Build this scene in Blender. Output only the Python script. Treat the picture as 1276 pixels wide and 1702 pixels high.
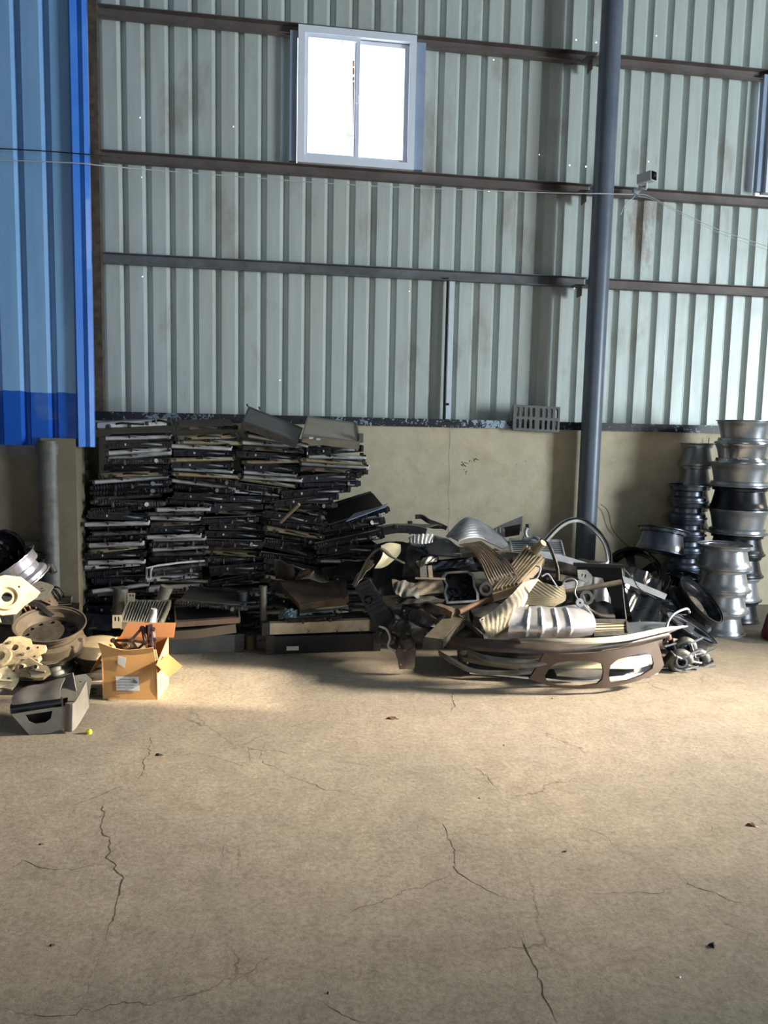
import bpy, bmesh, math, random
from mathutils import Vector, Matrix, Euler, Quaternion
random.seed(7)
sc = bpy.context.scene
for o in list(bpy.data.objects): bpy.data.objects.remove(o)
C = sc.collection
R = math.radians
# ------------------------------------------------------------------ camera
FPX, EYE = 1280.0, 1.6
YAW, PITCH, ROLL = R(8.58), R(6.2), R(1.22)
Fv = Vector((math.sin(YAW)*math.cos(PITCH), math.cos(YAW)*math.cos(PITCH), -math.sin(PITCH)))
Rv = Vector((math.cos(YAW), -math.sin(YAW), 0)); Uv = Rv.cross(Fv)
R2 = Rv*math.cos(ROLL)+Uv*math.sin(ROLL); U2 = -Rv*math.sin(ROLL)+Uv*math.cos(ROLL)
EYEV = Vector((0, 0, EYE))
cd = bpy.data.cameras.new('camera'); cam = bpy.data.objects.new('camera', cd); C.objects.link(cam)
cam.matrix_world = Matrix(((R2.x, U2.x, -Fv.x, 0), (R2.y, U2.y, -Fv.y, 0), (R2.z, U2.z, -Fv.z, EYE), (0, 0, 0, 1)))
cd.sensor_fit = 'VERTICAL'; cd.sensor_height = 24; cd.lens = 24*FPX/1702; cd.clip_start = .05
sc.camera = cam
def at(x, y, Y):
    d = Fv+R2*((x-638)/FPX)-U2*((y-851)/FPX); return EYEV+d*(Y/d.y)
def fl(x, y, z=0.0):
    d = Fv+R2*((x-638)/FPX)-U2*((y-851)/FPX); return EYEV+d*((z-EYE)/d.z)
# ------------------------------------------------------------------ world, sun, daylight, added fills, exposure
sc.view_settings.view_transform = 'Standard'; sc.view_settings.look = 'None'
sc.view_settings.exposure = -0.05; sc.view_settings.gamma = 1; sc.view_settings.use_curve_mapping = False
w = bpy.data.worlds.new('sky'); sc.world = w; w.use_nodes = True
wn = w.node_tree; bg = wn.nodes['Background']
sky = wn.nodes.new('ShaderNodeTexSky'); sky.sky_type = 'PREETHAM'; sky.turbidity = 6; sky.sun_direction = (.9, -.2, .4)
mixw = wn.nodes.new('ShaderNodeMixRGB'); mixw.inputs[0].default_value = .75; mixw.inputs[2].default_value = (.86, .93, 1, 1)
wn.links.new(sky.outputs[0], mixw.inputs[1]); wn.links.new(mixw.outputs[0], bg.inputs[0]); bg.inputs[1].default_value = 5.0
SUN_AZ, SUN_EL = R(12), R(24)
sd = bpy.data.lights.new('sun', 'SUN'); sd.energy = 16; sd.angle = R(.7); sd.color = (1, .83, .58)
so = bpy.data.objects.new('sun', sd); C.objects.link(so)
sdir = Vector((-math.cos(SUN_EL)*math.cos(SUN_AZ), math.cos(SUN_EL)*math.sin(SUN_AZ), -math.sin(SUN_EL)))
so.rotation_euler = sdir.to_track_quat('-Z', 'Y').to_euler(); so.location = (8, 0, 6)
def area(name, loc, target, sx, sy, power, color, spread=180):
    d = bpy.data.lights.new(name, 'AREA'); d.shape = 'RECTANGLE'; d.size = sx; d.size_y = sy; d.energy = power; d.color = color; d.spread = R(spread)
    o = bpy.data.objects.new(name, d); C.objects.link(o); o.location = loc
    o.rotation_euler = (Vector(target)-Vector(loc)).to_track_quat('-Z', 'Y').to_euler(); return o
area('gate_daylight', (10.8, .1, 2.1), (-1, 6.2, 2.1), 3.4, 3.6, 1850, (.84, .94, 1))
area('added_floor_light', (10.7, 4.1, 4.2), (1.3, 4.0, 0), 1.3, 1.0, 140, (1, .86, .68), 24)  # narrow lamp added to warm the floor band; the wall has no window here
area('added_front_fill', (-1.0, -4.6, 2.2), (0, 4, 1.2), 4, 3.2, 75, (.9, .95, 1))  # weak fill added behind the camera, no opening in that wall
# ------------------------------------------------------------------ materials
def lin(c):
    return tuple((v/255/12.92 if v/255 <= .04045 else ((v/255+.055)/1.055)**2.4) for v in c)+(1,)
MC = {}
def mat(name, col, rough=.5, metal=0.0, col2=None, scale=8, contrast=.5, bump=0.0, bscale=60, dust=0.0, dustcol=(120, 108, 92), spec=.5, stretch=None, coat=0):
    if name in MC: return MC[name]
    m = bpy.data.materials.new(name); MC[name] = m; m.use_nodes = True
    n = m.node_tree.nodes; l = m.node_tree.links; p = n['Principled BSDF']
    p.inputs['Roughness'].default_value = rough; p.inputs['Metallic'].default_value = metal
    p.inputs['Specular IOR Level'].default_value = spec; p.inputs['Coat Weight'].default_value = coat
    tc = n.new('ShaderNodeTexCoord'); mp = n.new('ShaderNodeMapping'); l.new(tc.outputs['Object'], mp.inputs[0])
    if stretch: mp.inputs['Scale'].default_value = stretch
    c1 = lin(col); c2 = lin(col2) if col2 else tuple(v*.6 for v in c1[:3])+(1,)
    nz = n.new('ShaderNodeTexNoise'); nz.inputs['Scale'].default_value = scale; nz.inputs['Detail'].default_value = 6; nz.inputs['Roughness'].default_value = .65
    l.new(mp.outputs[0], nz.inputs['Vector'])
    cr = n.new('ShaderNodeValToRGB'); h = .5-contrast*.5*.6
    cr.color_ramp.elements[0].position = max(0, .5-(.35-contrast*.25)); cr.color_ramp.elements[1].position = min(1, .5+(.35-contrast*.25))
    cr.color_ramp.elements[0].color = c2; cr.color_ramp.elements[1].color = c1
    l.new(nz.outputs[0], cr.inputs[0]); out = cr.outputs[0]
    if dust > 0:
        n2 = n.new('ShaderNodeTexNoise'); n2.inputs['Scale'].default_value = scale*2.3+3; n2.inputs['Detail'].default_value = 5
        l.new(tc.outputs['Object'], n2.inputs['Vector'])
        r2 = n.new('ShaderNodeMapRange'); r2.inputs[1].default_value = .4; r2.inputs[2].default_value = .7; r2.inputs[4].default_value = dust
        l.new(n2.outputs[0], r2.inputs[0]); mx = n.new('ShaderNodeMixRGB'); mx.inputs[2].default_value = lin(dustcol)
        l.new(r2.outputs[0], mx.inputs[0]); l.new(out, mx.inputs[1]); out = mx.outputs[0]
    l.new(out, p.inputs['Base Color'])
    if bump > 0:
        nb = n.new('ShaderNodeTexNoise'); nb.inputs['Scale'].default_value = bscale; nb.inputs['Detail'].default_value = 4
        l.new(mp.outputs[0], nb.inputs['Vector'])
        b = n.new('ShaderNodeBump'); b.inputs['Strength'].default_value = bump; b.inputs['Distance'].default_value = .01
        l.new(nb.outputs[0], b.inputs['Height']); l.new(b.outputs[0], p.inputs['Normal'])
    return m
def ribmat(name, colA, colB, axis, pitch, rough=.4, metal=.6, duty=.5):
    """fins: colour and bump banded along one object axis (a surface pattern)"""
    m = mat(name, colA, rough, metal, scale=15, contrast=.4)
    n = m.node_tree.nodes; l = m.node_tree.links; p = n['Principled BSDF']; tc = n.new('ShaderNodeTexCoord'); sx = n.new('ShaderNodeSeparateXYZ')
    l.new(tc.outputs['Object'], sx.inputs[0]); mu = n.new('ShaderNodeMath'); mu.operation = 'MULTIPLY'; mu.inputs[1].default_value = 1/pitch
    l.new(sx.outputs[axis], mu.inputs[0]); fr = n.new('ShaderNodeMath'); fr.operation = 'FRACT'; l.new(mu.outputs[0], fr.inputs[0])
    gt = n.new('ShaderNodeMath'); gt.operation = 'GREATER_THAN'; gt.inputs[1].default_value = duty; l.new(fr.outputs[0], gt.inputs[0])
    old = p.inputs['Base Color'].links[0].from_socket; mx = n.new('ShaderNodeMixRGB'); mx.inputs[2].default_value = lin(colB)
    l.new(gt.outputs[0], mx.inputs[0]); l.new(old, mx.inputs[1]); l.new(mx.outputs[0], p.inputs['Base Color'])
    return m
blk = mat('black_plastic', (20, 22, 28), .36, 0, (9, 10, 13), 12, dust=.15, dustcol=(58, 60, 64))
blk2 = mat('dusty_black_plastic', (36, 38, 41), .5, 0, (18, 19, 21), 14, dust=.4, dustcol=(84, 82, 76))
blkgl = mat('gloss_black_paint', (10, 11, 18), .12, 0, (6, 6, 10), 5, coat=.6)
navy = mat('dark_blue_black_plastic', (24, 30, 46), .38, 0, (12, 15, 26), 10, dust=.15, dustcol=(70, 74, 84))
alu = mat('bare_aluminium', (200, 204, 212), .34, .55, (140, 143, 150), 10, dust=.25, dustcol=(120, 116, 108))
alup = mat('pale_aluminium_sheet', (214, 216, 218), .38, .3, (168, 168, 166), 6, dust=.25, dustcol=(150, 142, 130))
aluw = mat('bright_white_metal', (228, 230, 234), .35, .3, (190, 192, 198), 7, dust=.12)
alud = mat('dull_grey_aluminium', (112, 114, 112), .5, .55, (74, 75, 73), 9, dust=.4, dustcol=(110, 104, 92))
alut = mat('tan_dusty_aluminium', (170, 158, 134), .5, .3, (126, 114, 94), 7, dust=.35, dustcol=(150, 132, 104))
gold = mat('yellowed_aluminium', (196, 186, 156), .42, .45, (142, 128, 92), 9, dust=.2)
darkm = mat('dark_dusty_steel', (62, 60, 57), .55, .35, (34, 33, 32), 9, dust=.4, dustcol=(96, 88, 76))
brownm = mat('brown_dusty_metal', (92, 82, 73), .6, .2, (66, 56, 48), 7, dust=.4, dustcol=(136, 120, 100))
rustm = mat('rusty_steel', (122, 88, 62), .7, .2, (70, 50, 38), 12, dust=.3)
rimblue = mat('blue_grey_steel_rim', (100, 110, 126), .32, .6, (38, 44, 52), 7, dust=.15)
rimsil = mat('silver_rim_paint', (176, 180, 186), .32, .7, (130, 134, 140), 5, dust=.2, dustcol=(130, 128, 122))
rimpol = mat('polished_rim', (200, 204, 210), .2, .85, (150, 154, 160), 5, dust=.1)
rimdk = mat('dark_grey_rim', (44, 48, 56), .3, .5, (26, 28, 34), 6, dust=.1)
fin = ribmat('radiator_fins', (56, 56, 54), (20, 20, 20), 0, .007, .6, .3)
finl = ribmat('light_radiator_fins', (150, 146, 134), (92, 88, 80), 0, .009, .55, .4)
finb = ribmat('brown_radiator_fins', (108, 92, 80), (84, 70, 60), 0, .008, .7, .1)
white = mat('white_sticker', (215, 218, 222), .5, 0, (190, 192, 196), 20)
carton = mat('brown_cardboard', (206, 160, 104), .8, 0, (182, 136, 84), 5, contrast=.3)
cartin = mat('cardboard_inner_face', (190, 132, 88), .85, 0, (170, 114, 74), 5, contrast=.3)
cream = mat('cream_cast_metal', (226, 210, 172), .55, .1, (176, 156, 122), 14, contrast=.6, dust=.3, dustcol=(120, 92, 66), bump=.3, bscale=50)
greym = mat('grey_painted_steel', (140, 137, 130), .5, .3, (104, 100, 94), 7, dust=.25, dustcol=(120, 108, 92))
hose = mat('black_rubber', (22, 22, 24), .5, 0, (12, 12, 13), 10, dust=.2)
copper = mat('bronze_brown_trim', (92, 76, 64), .42, .35, (70, 57, 48), 5, contrast=.3)
clearp = None
redm = mat('dark_red_paint', (110, 28, 34), .4, .1, (70, 16, 22), 6)
# ------------------------------------------------------------------ mesh helpers
def new_obj(name, verts, faces, m, smooth=False, mats=None, midx=None):
    me = bpy.data.meshes.new(name); me.from_pydata([tuple(v) for v in verts], [], faces)
    if mats:
        for q in mats: me.materials.append(q)
        for i, pgn in enumerate(me.polygons): pgn.material_index = midx[i]
    else: me.materials.append(m)
    bm = bmesh.new(); bm.from_mesh(me); bmesh.ops.recalc_face_normals(bm, faces=bm.faces); bm.to_mesh(me); bm.free()
    if smooth:
        for pgn in me.polygons: pgn.use_smooth = True
        try: me.set_sharp_from_angle(angle=R(38))
        except Exception: pass
    o = bpy.data.objects.new(name, me); C.objects.link(o); return o
class M:
    """collects shapes for ONE mesh"""
    def __init__(s): s.v = []; s.f = []
    def add(s, v, f):
        b = len(s.v); s.v += [Vector(q) for q in v]; s.f += [tuple(i+b for i in q) for q in f]; return s
    def box(s, c, size, rot=None, bev=0.0):
        hx, hy, hz = size[0]/2, size[1]/2, size[2]/2
        b = min(bev, hx*.9, hy*.9, hz*.9)
        if b <= 0:
            v = [Vector((x, y, z)) for x in (-hx, hx) for y in (-hy, hy) for z in (-hz, hz)]
            f = [(0, 1, 3, 2), (4, 6, 7, 5), (0, 4, 5, 1), (2, 3, 7, 6), (0, 2, 6, 4), (1, 5, 7, 3)]
        else:
            bm = bmesh.new(); bmesh.ops.create_cube(bm, size=1)
            for q in bm.verts: q.co = Vector((q.co.x*2*hx, q.co.y*2*hy, q.co.z*2*hz))
            bmesh.ops.bevel(bm, geom=list(bm.edges), offset=b, segments=1, affect='EDGES')
            bm.verts.index_update(); v = [q.co.copy() for q in bm.verts]; f = [[x.index for x in q.verts] for q in bm.faces]; bm.free()
        rm = rot if isinstance(rot, Matrix) else (Euler(rot).to_matrix() if rot else Matrix.Identity(3))
        c = Vector(c); return s.add([rm @ q+c for q in v], f)
    def sweep(s, pts, prof, closed=False, up=None, scale=None, twist=0):
        pts = [Vector(p) for p in pts]; n = len(pts); k = len(prof); v = []; u = None
        for i, p in enumerate(pts):
            if closed: t = pts[(i+1) % n]-pts[i-1]
            else: t = pts[min(i+1, n-1)]-pts[max(i-1, 0)]
            t.normalize()
            if up is not None: a = Vector(up)
            else: a = u if u is not None else (Vector((0, 0, 1)) if abs(t.z) < .9 else Vector((1, 0, 0)))
            sd_ = t.cross(a)
            if sd_.length < 1e-4: sd_ = t.cross(Vector((1, .1, 0)))
            sd_.normalize(); u = sd_.cross(t).normalized(); q = scale(i/(n-1)) if scale else 1
            for (x, y) in prof: v.append(p+sd_*x*q+u*y*q)
        f = []
        for i in range(n if closed else n-1):
            for j in range(k):
                a, b = i*k+j, i*k+(j+1) % k; c, d = ((i+1) % n)*k+(j+1) % k, ((i+1) % n)*k+j; f.append((a, b, c, d))
        if not closed: f.append(tuple(range(k))); f.append(tuple((n-1)*k+j for j in reversed(range(k))))
        return s.add(v, f)
    def tube(s, pts, r, seg=8, closed=False, scale=None):
        return s.sweep(pts, [(r*math.cos(2*math.pi*j/seg), r*math.sin(2*math.pi*j/seg)) for j in range(seg)], closed, None, scale)
    def bar(s, pts, w, h, up=(0, 0, 1), closed=False):
        return s.sweep(pts, [(-w/2, -h/2), (w/2, -h/2), (w/2, h/2), (-w/2, h/2)], closed, up)
    def lathe(s, prof, M4=None, seg=32, close=False):
        """prof: (r, z) list, revolved about z"""
        M4 = M4 or Matrix.Identity(4); v = []; f = []; k = len(prof)
        for i in range(seg):
            a = 2*math.pi*i/seg
            for (r, z) in prof: v.append(M4 @ Vector((r*math.cos(a), r*math.sin(a), z)))
        for i in range(seg):
            for j in range(k if close else k-1):
                f.append((i*k+j, ((i+1) % seg)*k+j, ((i+1) % seg)*k+(j+1) % k, i*k+(j+1) % k))
        return s.add(v, f)
    def prism(s, outline, th, M4=None, holes=()):
        """outline in local xy (ccw), extruded along z, with optional holes, by triangle fill"""
        M4 = M4 or Matrix.Identity(4); bm = bmesh.new(); ed = []
        for loop in [outline]+list(holes):
            vs = [bm.verts.new((p[0], p[1], 0)) for p in loop]
            for i in range(len(vs)): ed.append(bm.edges.new((vs[i], vs[(i+1) % len(vs)])))
        bmesh.ops.triangle_fill(bm, use_beauty=True, use_dissolve=False, edges=ed)
        g = bmesh.ops.extrude_face_region(bm, geom=list(bm.faces))
        for q in g['geom']:
            if isinstance(q, bmesh.types.BMVert): q.co.z += th
        bm.verts.index_update(); v = [M4 @ q.co for q in bm.verts]; f = [[x.index for x in q.verts] for q in bm.faces]; bm.free()
        return s.add(v, f)
    def patch(s, grid, nu=24, nv=10, disp=None, th=.003, hole=None):
        """smooth sheet through a grid of 3-D points, given a real thickness"""
        rows = [[Vector(p) for p in r] for r in grid]
        def cat(P, t):
            n = len(P)-1
            if n == 1: return P[0].lerp(P[1], t)
            x = t*n; i = min(int(x), n-1); t = x-i; p1, p2 = P[i], P[i+1]
            p0 = P[i-1] if i > 0 else p1*2-p2; p3 = P[i+2] if i+2 <= n else p2*2-p1
            return .5*((2*p1)+(p2-p0)*t+(2*p0-5*p1+4*p2-p3)*t*t+(3*p1-p0-3*p2+p3)*t**3)
        g = [[cat([cat(r, i/nu) for r in rows], j/nv) for i in range(nu+1)] for j in range(nv+1)]
        nr = [[None]*(nu+1) for _ in range(nv+1)]
        for j in range(nv+1):
            for i in range(nu+1):
                a = g[j][min(i+1, nu)]-g[j][max(i-1, 0)]; b = g[min(j+1, nv)][i]-g[max(j-1, 0)][i]; n_ = a.cross(b)
                nr[j][i] = n_.normalized() if n_.length > 1e-9 else Vector((0, 0, 1))
        top = []; bot = []
        for j in range(nv+1):
            for i in range(nu+1):
                d = disp(i/nu, j/nv) if disp else 0; q = g[j][i]+nr[j][i]*d; top.append(q); bot.append(q-nr[j][i]*th)
        N = (nu+1)*(nv+1); f = []; W = nu+1
        keep = {(i, j) for i in range(nu) for j in range(nv) if not (hole and hole((i+.5)/nu, (j+.5)/nv))}
        for (i, j) in keep:
            a, b, c, d = j*W+i, j*W+i+1, (j+1)*W+i+1, (j+1)*W+i
            f.append((a, b, c, d)); f.append((N+d, N+c, N+b, N+a))
            if (i, j-1) not in keep: f.append((a, N+a, N+b, b))
            if (i, j+1) not in keep: f.append((d, c, N+c, N+d))
            if (i-1, j) not in keep: f.append((a, d, N+d, N+a))
            if (i+1, j) not in keep: f.append((b, N+b, N+c, c))
        return s.add(top+bot, f)
    def build(s, name, m, parent=None, smooth=True):
        o = new_obj(name, s.v, s.f, m, smooth)
        if parent is not None: o.parent = parent
        return o
def tag(o, label=None, cat=None, group=None, kind=None):
    if label: o['label'] = label
    if cat: o['category'] = cat
    if group: o['group'] = group
    if kind: o['kind'] = kind
    return o
def empty(name, label=None, cat=None, group=None, loc=(0, 0, 0), rot=None):
    o = bpy.data.objects.new(name, None); C.objects.link(o); o.empty_display_size = .05; o.location = loc
    if rot is not None: o.rotation_euler = rot
    return tag(o, label, cat, group)
def kids(o): return KID.get(o.name, [])
def settle(root, parts):
    """move a thing's origin to the middle of its base"""
    vs = [v.co for p in parts for v in p.data.vertices]
    b = Vector(((min(v.x for v in vs)+max(v.x for v in vs))/2, (min(v.y for v in vs)+max(v.y for v in vs))/2, min(v.z for v in vs)))
    for p in parts: p.data.transform(Matrix.Translation(-b))
    root.location = b; return root
def thing(name, label, cat, parts, group=None):
    """parts: (name, M, material[, label][, [sub parts]]) in world coordinates"""
    r = empty(name, label, cat, group); al = []
    for q in parts:
        o = q[1].build(q[0], q[2], r); al.append(o)
        for e in q[3:]:
            if isinstance(e, str): o['label'] = e
            else:
                for (sn, sm, smt) in e: al.append(sm.build(sn, smt, o))
    return settle(r, al)
def single(name, label, cat, m, material, group=None, smooth=True):
    o = m.build(name, material, None, smooth); tag(o, label, cat, group); return settle(o, [o])
def struct(name, m, material, smooth=False, parent=None):
    o = m.build(name, material, parent, smooth)
    if parent is None: o['kind'] = 'structure'
    return o
def copy_tree(o, parent=None):
    c = o.copy(); C.objects.link(c)
    if parent is not None: c.parent = parent
    for ch in o.children: copy_tree(ch, c)
    return c
def rrect(x0, y0, x1, y1, r, n=5):
    o = []
    for (cx, cy, a0) in ((x1-r, y0+r, -90), (x1-r, y1-r, 0), (x0+r, y1-r, 90), (x0+r, y0+r, 180)):
        for i in range(n+1):
            a = R(a0+90*i/n); o.append((cx+r*math.cos(a), cy+r*math.sin(a)))
    return o
def frame4(org, xa, ya):
    """4x4 with local x along xa, y near ya"""
    x = Vector(xa).normalized(); z = x.cross(Vector(ya)).normalized(); y = z.cross(x); org = Vector(org)
    return Matrix(((x.x, y.x, z.x, org.x), (x.y, y.y, z.y, org.y), (x.z, y.z, z.z, org.z), (0, 0, 0, 1)))
def curve3(pts, n=8):
    P = [Vector(p) for p in pts]; out = []
    for i in range(len(P)-1):
        p1, p2 = P[i], P[i+1]; p0 = P[i-1] if i > 0 else p1*2-p2; p3 = P[i+2] if i+2 < len(P) else p2*2-p1
        for k in range(n):
            t = k/n; out.append(.5*((2*p1)+(p2-p0)*t+(2*p0-5*p1+4*p2-p3)*t*t+(3*p1-p0-3*p2+p3)*t**3))
    out.append(P[-1]); return out
def px(pts): return [at(*p) for p in pts]
# ================================================================== SETTING
XL, XR, YF, YB, ZT = -6.0, 11.0, -5.0, 6.80, 7.0
YM, YG = 6.62, 6.72          # masonry face, girt face
# floor: slab plus the dark gaps of its cracks, one mesh
def floor_material():
    m = bpy.data.materials.new('worn_concrete'); m.use_nodes = True; n = m.node_tree.nodes; l = m.node_tree.links; p = n['Principled BSDF']
    tc = n.new('ShaderNodeTexCoord'); O = tc.outputs['Object']
    def noise(s, d=8, r=.6, dist=0):
        q = n.new('ShaderNodeTexNoise'); q.inputs['Scale'].default_value = s; q.inputs['Detail'].default_value = d; q.inputs['Roughness'].default_value = r; q.inputs['Distortion'].default_value = dist; l.new(O, q.inputs['Vector']); return q.outputs[0]
    def ramp(src, a, b, c1, c2):
        q = n.new('ShaderNodeValToRGB'); q.color_ramp.elements[0].position = a; q.color_ramp.elements[1].position = b; q.color_ramp.elements[0].color = c1; q.color_ramp.elements[1].color = c2; l.new(src, q.inputs[0]); return q.outputs[0]
    def mix(f, a, b, mode='MIX'):
        q = n.new('ShaderNodeMixRGB'); q.blend_type = mode
        for i, s in ((0, f), (1, a), (2, b)):
            if isinstance(s, (int, float)): q.inputs[i].default_value = s
            elif isinstance(s, tuple): q.inputs[i].default_value = s
            else: l.new(s, q.inputs[i])
        return q.outputs[0]
    W = (1, 1, 1, 1)
    base = ramp(noise(1.1, 6), .35, .68, lin((148, 141, 130)), lin((168, 158, 142)))
    base = mix(ramp(noise(2.3, 5, .6, .6), .56, .72, (0, 0, 0, 1), (.45, .45, .45, 1)), base, lin((146, 148, 141)))
    base = mix(1, base, ramp(noise(9, 8, .75, .4), .3, .62, (.74, .72, .70, 1), W), 'MULTIPLY')
    base = mix(1, base, ramp(noise(46, 8, .8), .38, .58, (.66, .64, .62, 1), W), 'MULTIPLY')
    base = mix(1, base, ramp(noise(210, 3, .8), .34, .5, (.74, .73, .72, 1), W), 'MULTIPLY')
    vo = n.new('ShaderNodeTexVoronoi'); vo.feature = 'DISTANCE_TO_EDGE'; vo.inputs['Scale'].default_value = .9
    nd = n.new('ShaderNodeTexNoise'); nd.inputs['Scale'].default_value = 4; nd.inputs['Detail'].default_value = 8; nd.inputs['Roughness'].default_value = .7; l.new(O, nd.inputs['Vector'])
    va = n.new('ShaderNodeMixRGB'); va.inputs[0].default_value = .12; l.new(O, va.inputs[1]); l.new(nd.outputs[1], va.inputs[2]); l.new(va.outputs[0], vo.inputs['Vector'])
    ck = ramp(vo.outputs[0], 0, .004, (.45, .42, .4, 1), W); ckm = ramp(noise(1.7, 2), .5, .6, (0, 0, 0, 1), W)
    base = mix(ckm, base, mix(1, base, ck, 'MULTIPLY'))
    l.new(base, p.inputs['Base Color'])
    l.new(ramp(noise(6, 6), .3, .7, (.5, .5, .5, 1), (.8, .8, .8, 1)), p.inputs['Roughness']); p.inputs['Specular IOR Level'].default_value = .35
    b = n.new('ShaderNodeBump'); b.inputs['Strength'].default_value = .45; b.inputs['Distance'].default_value = .006; l.new(noise(38, 9, .75), b.inputs['Height']); l.new(b.outputs[0], p.inputs['Normal'])
    return m
def crack_strip(pts, w0):
    P = []
    for a, b in zip(pts, pts[1:]):
        a = fl(*a); b = fl(*b); k = max(2, int((b-a).length/.018))
        for i in range(k): P.append(a.lerp(b, i/k))
    P.append(fl(*pts[-1])); out = []; drift = Vector((0, 0, 0))
    for i, p in enumerate(P):
        drift = drift*.82+Vector((random.gauss(0, .0065), random.gauss(0, .0065), 0)); e = min(1, i/6, (len(P)-1-i)/6)
        out.append((p+drift*e, w0*(.15+.85*e)*random.uniform(.25, 1.25)))
    v = []; f = []
    for i, (p, w_) in enumerate(out):
        t = (out[min(i+1, len(out)-1)][0]-out[max(i-1, 0)][0]).normalized(); s_ = Vector((-t.y, t.x, 0))*w_/2
        v += [p+s_, p-s_]
        if i: k = 2*i; f.append((k-2, k-1, k+1, k))
    return [Vector((q.x, q.y, .0006)) for q in v], f
cracks = [([(172, 1328), (168, 1370), (184, 1395), (184, 1425), (207, 1462), (200, 1495), (178, 1540), (172, 1570)], .0065), ([(250, 1222), (243, 1250), (232, 1280), (226, 1300)], .006),
 ([(0, 1455), (45, 1428), (80, 1436), (135, 1441), (186, 1437)], .004), ([(112, 1250), (180, 1254), (245, 1252), (330, 1254), (390, 1268), (440, 1278)], .0022),
 ([(440, 1235), (432, 1265), (470, 1288), (505, 1302), (530, 1307), (585, 1318)], .0045), ([(752, 1148), (748, 1165), (750, 1185)], .007),
 ([(718, 1360), (742, 1372), (752, 1400), (762, 1443), (790, 1465), (825, 1488), (868, 1498)], .0045), ([(762, 1443), (725, 1468), (690, 1475), (655, 1485), (590, 1515), (555, 1532)], .0032),
 ([(868, 1545), (874, 1575), (885, 1592), (898, 1625), (912, 1660), (925, 1690), (924, 1702)], .006), ([(866, 1560), (880, 1590)], .012),
 ([(1128, 1452), (1140, 1472), (1175, 1486), (1222, 1501), (1250, 1502)], .005), ([(1142, 1474), (1100, 1482), (1050, 1488), (1000, 1484), (960, 1481)], .0025),
 ([(530, 1662), (560, 1682), (600, 1697), (640, 1702)], .004), ([(532, 1660), (540, 1632), (530, 1610)], .0018),
 ([(0, 1674), (40, 1688), (120, 1690), (135, 1678), (210, 1664), (290, 1657), (370, 1643)], .0035), ([(370, 1650), (372, 1640), (410, 1612), (470, 1575)], .003),
 ([(785, 1270), (808, 1294), (830, 1315)], .004), ([(952, 1368), (1000, 1388), (1030, 1410), (1062, 1430)], .002), ([(1170, 1338), (1185, 1362), (1200, 1400)], .0022),
 ([(200, 1350), (270, 1346), (320, 1341), (400, 1332)], .0018), ([(372, 1400), (371, 1430)], .003), ([(1160, 1505), (1210, 1535), (1276, 1565)], .002), ([(130, 1675), (150, 1640), (165, 1590)], .002)]
v = []; f = []; mi = []
v = [(XL-3, YF-1, 0), (XR+1, YF-1, 0), (XR+1, YB+.3, 0), (XL-3, YB+.3, 0)]; f = [(0, 1, 2, 3)]; mi = [0]
for pts, w0 in cracks:
    cv, cf = crack_strip(pts, w0*.8); b = len(v); v += [tuple(q) for q in cv]; f += [tuple(i+b for i in q) for q in cf]; mi += [1]*len(cf)
crackm = mat('crack_gap', (78, 66, 54), .9, 0, (50, 42, 34), 30)
o = new_obj('floor', v, f, None, False, [floor_material(), crackm], mi); o['kind'] = 'structure'
for pgn in o.data.polygons:
    pass
# masonry dado
def plaster(name, c1, c2, c3):
    m = mat(name, c1, .85, 0, c2, 1.6, contrast=.3, bump=.25, bscale=25, dust=.35, dustcol=c3, spec=.2)
    n = m.node_tree.nodes; l = m.node_tree.links; p = n['Principled BSDF']; old = p.inputs['Base Color'].links[0].from_socket
    tc = n.new('ShaderNodeTexCoord'); q = n.new('ShaderNodeTexNoise'); q.inputs['Scale'].default_value = 5; q.inputs['Detail'].default_value = 9; q.inputs['Roughness'].default_value = .72; l.new(tc.outputs['Object'], q.inputs['Vector'])
    r = n.new('ShaderNodeValToRGB'); r.color_ramp.elements[0].position = .36; r.color_ramp.elements[1].position = .5; r.color_ramp.elements[0].color = (.88, .86, .82, 1); r.color_ramp.elements[1].color = (1, 1, 1, 1)
    l.new(q.outputs[0], r.inputs[0]); mx = n.new('ShaderNodeMixRGB'); mx.blend_type = 'MULTIPLY'; mx.inputs[0].default_value = 1; l.new(old, mx.inputs[1]); l.new(r.outputs[0], mx.inputs[2]); l.new(mx.outputs[0], p.inputs['Base Color'])
    return m
pl1 = plaster('beige_cement_render', (206, 194, 168), (186, 176, 152), (160, 152, 130))
pl2 = plaster('grey_brown_cement', (136, 128, 110), (116, 108, 92), (102, 96, 84))
ZM = 1.62
struct('wall_back', M().box(((-1.42+XR)/2, YM+.12, ZM/2), (XR+1.42, .24, ZM)), pl1)
paint_chip = mat('chipped_black_paint', (24, 27, 36), .4, 0, (24, 27, 36), 10)
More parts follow.
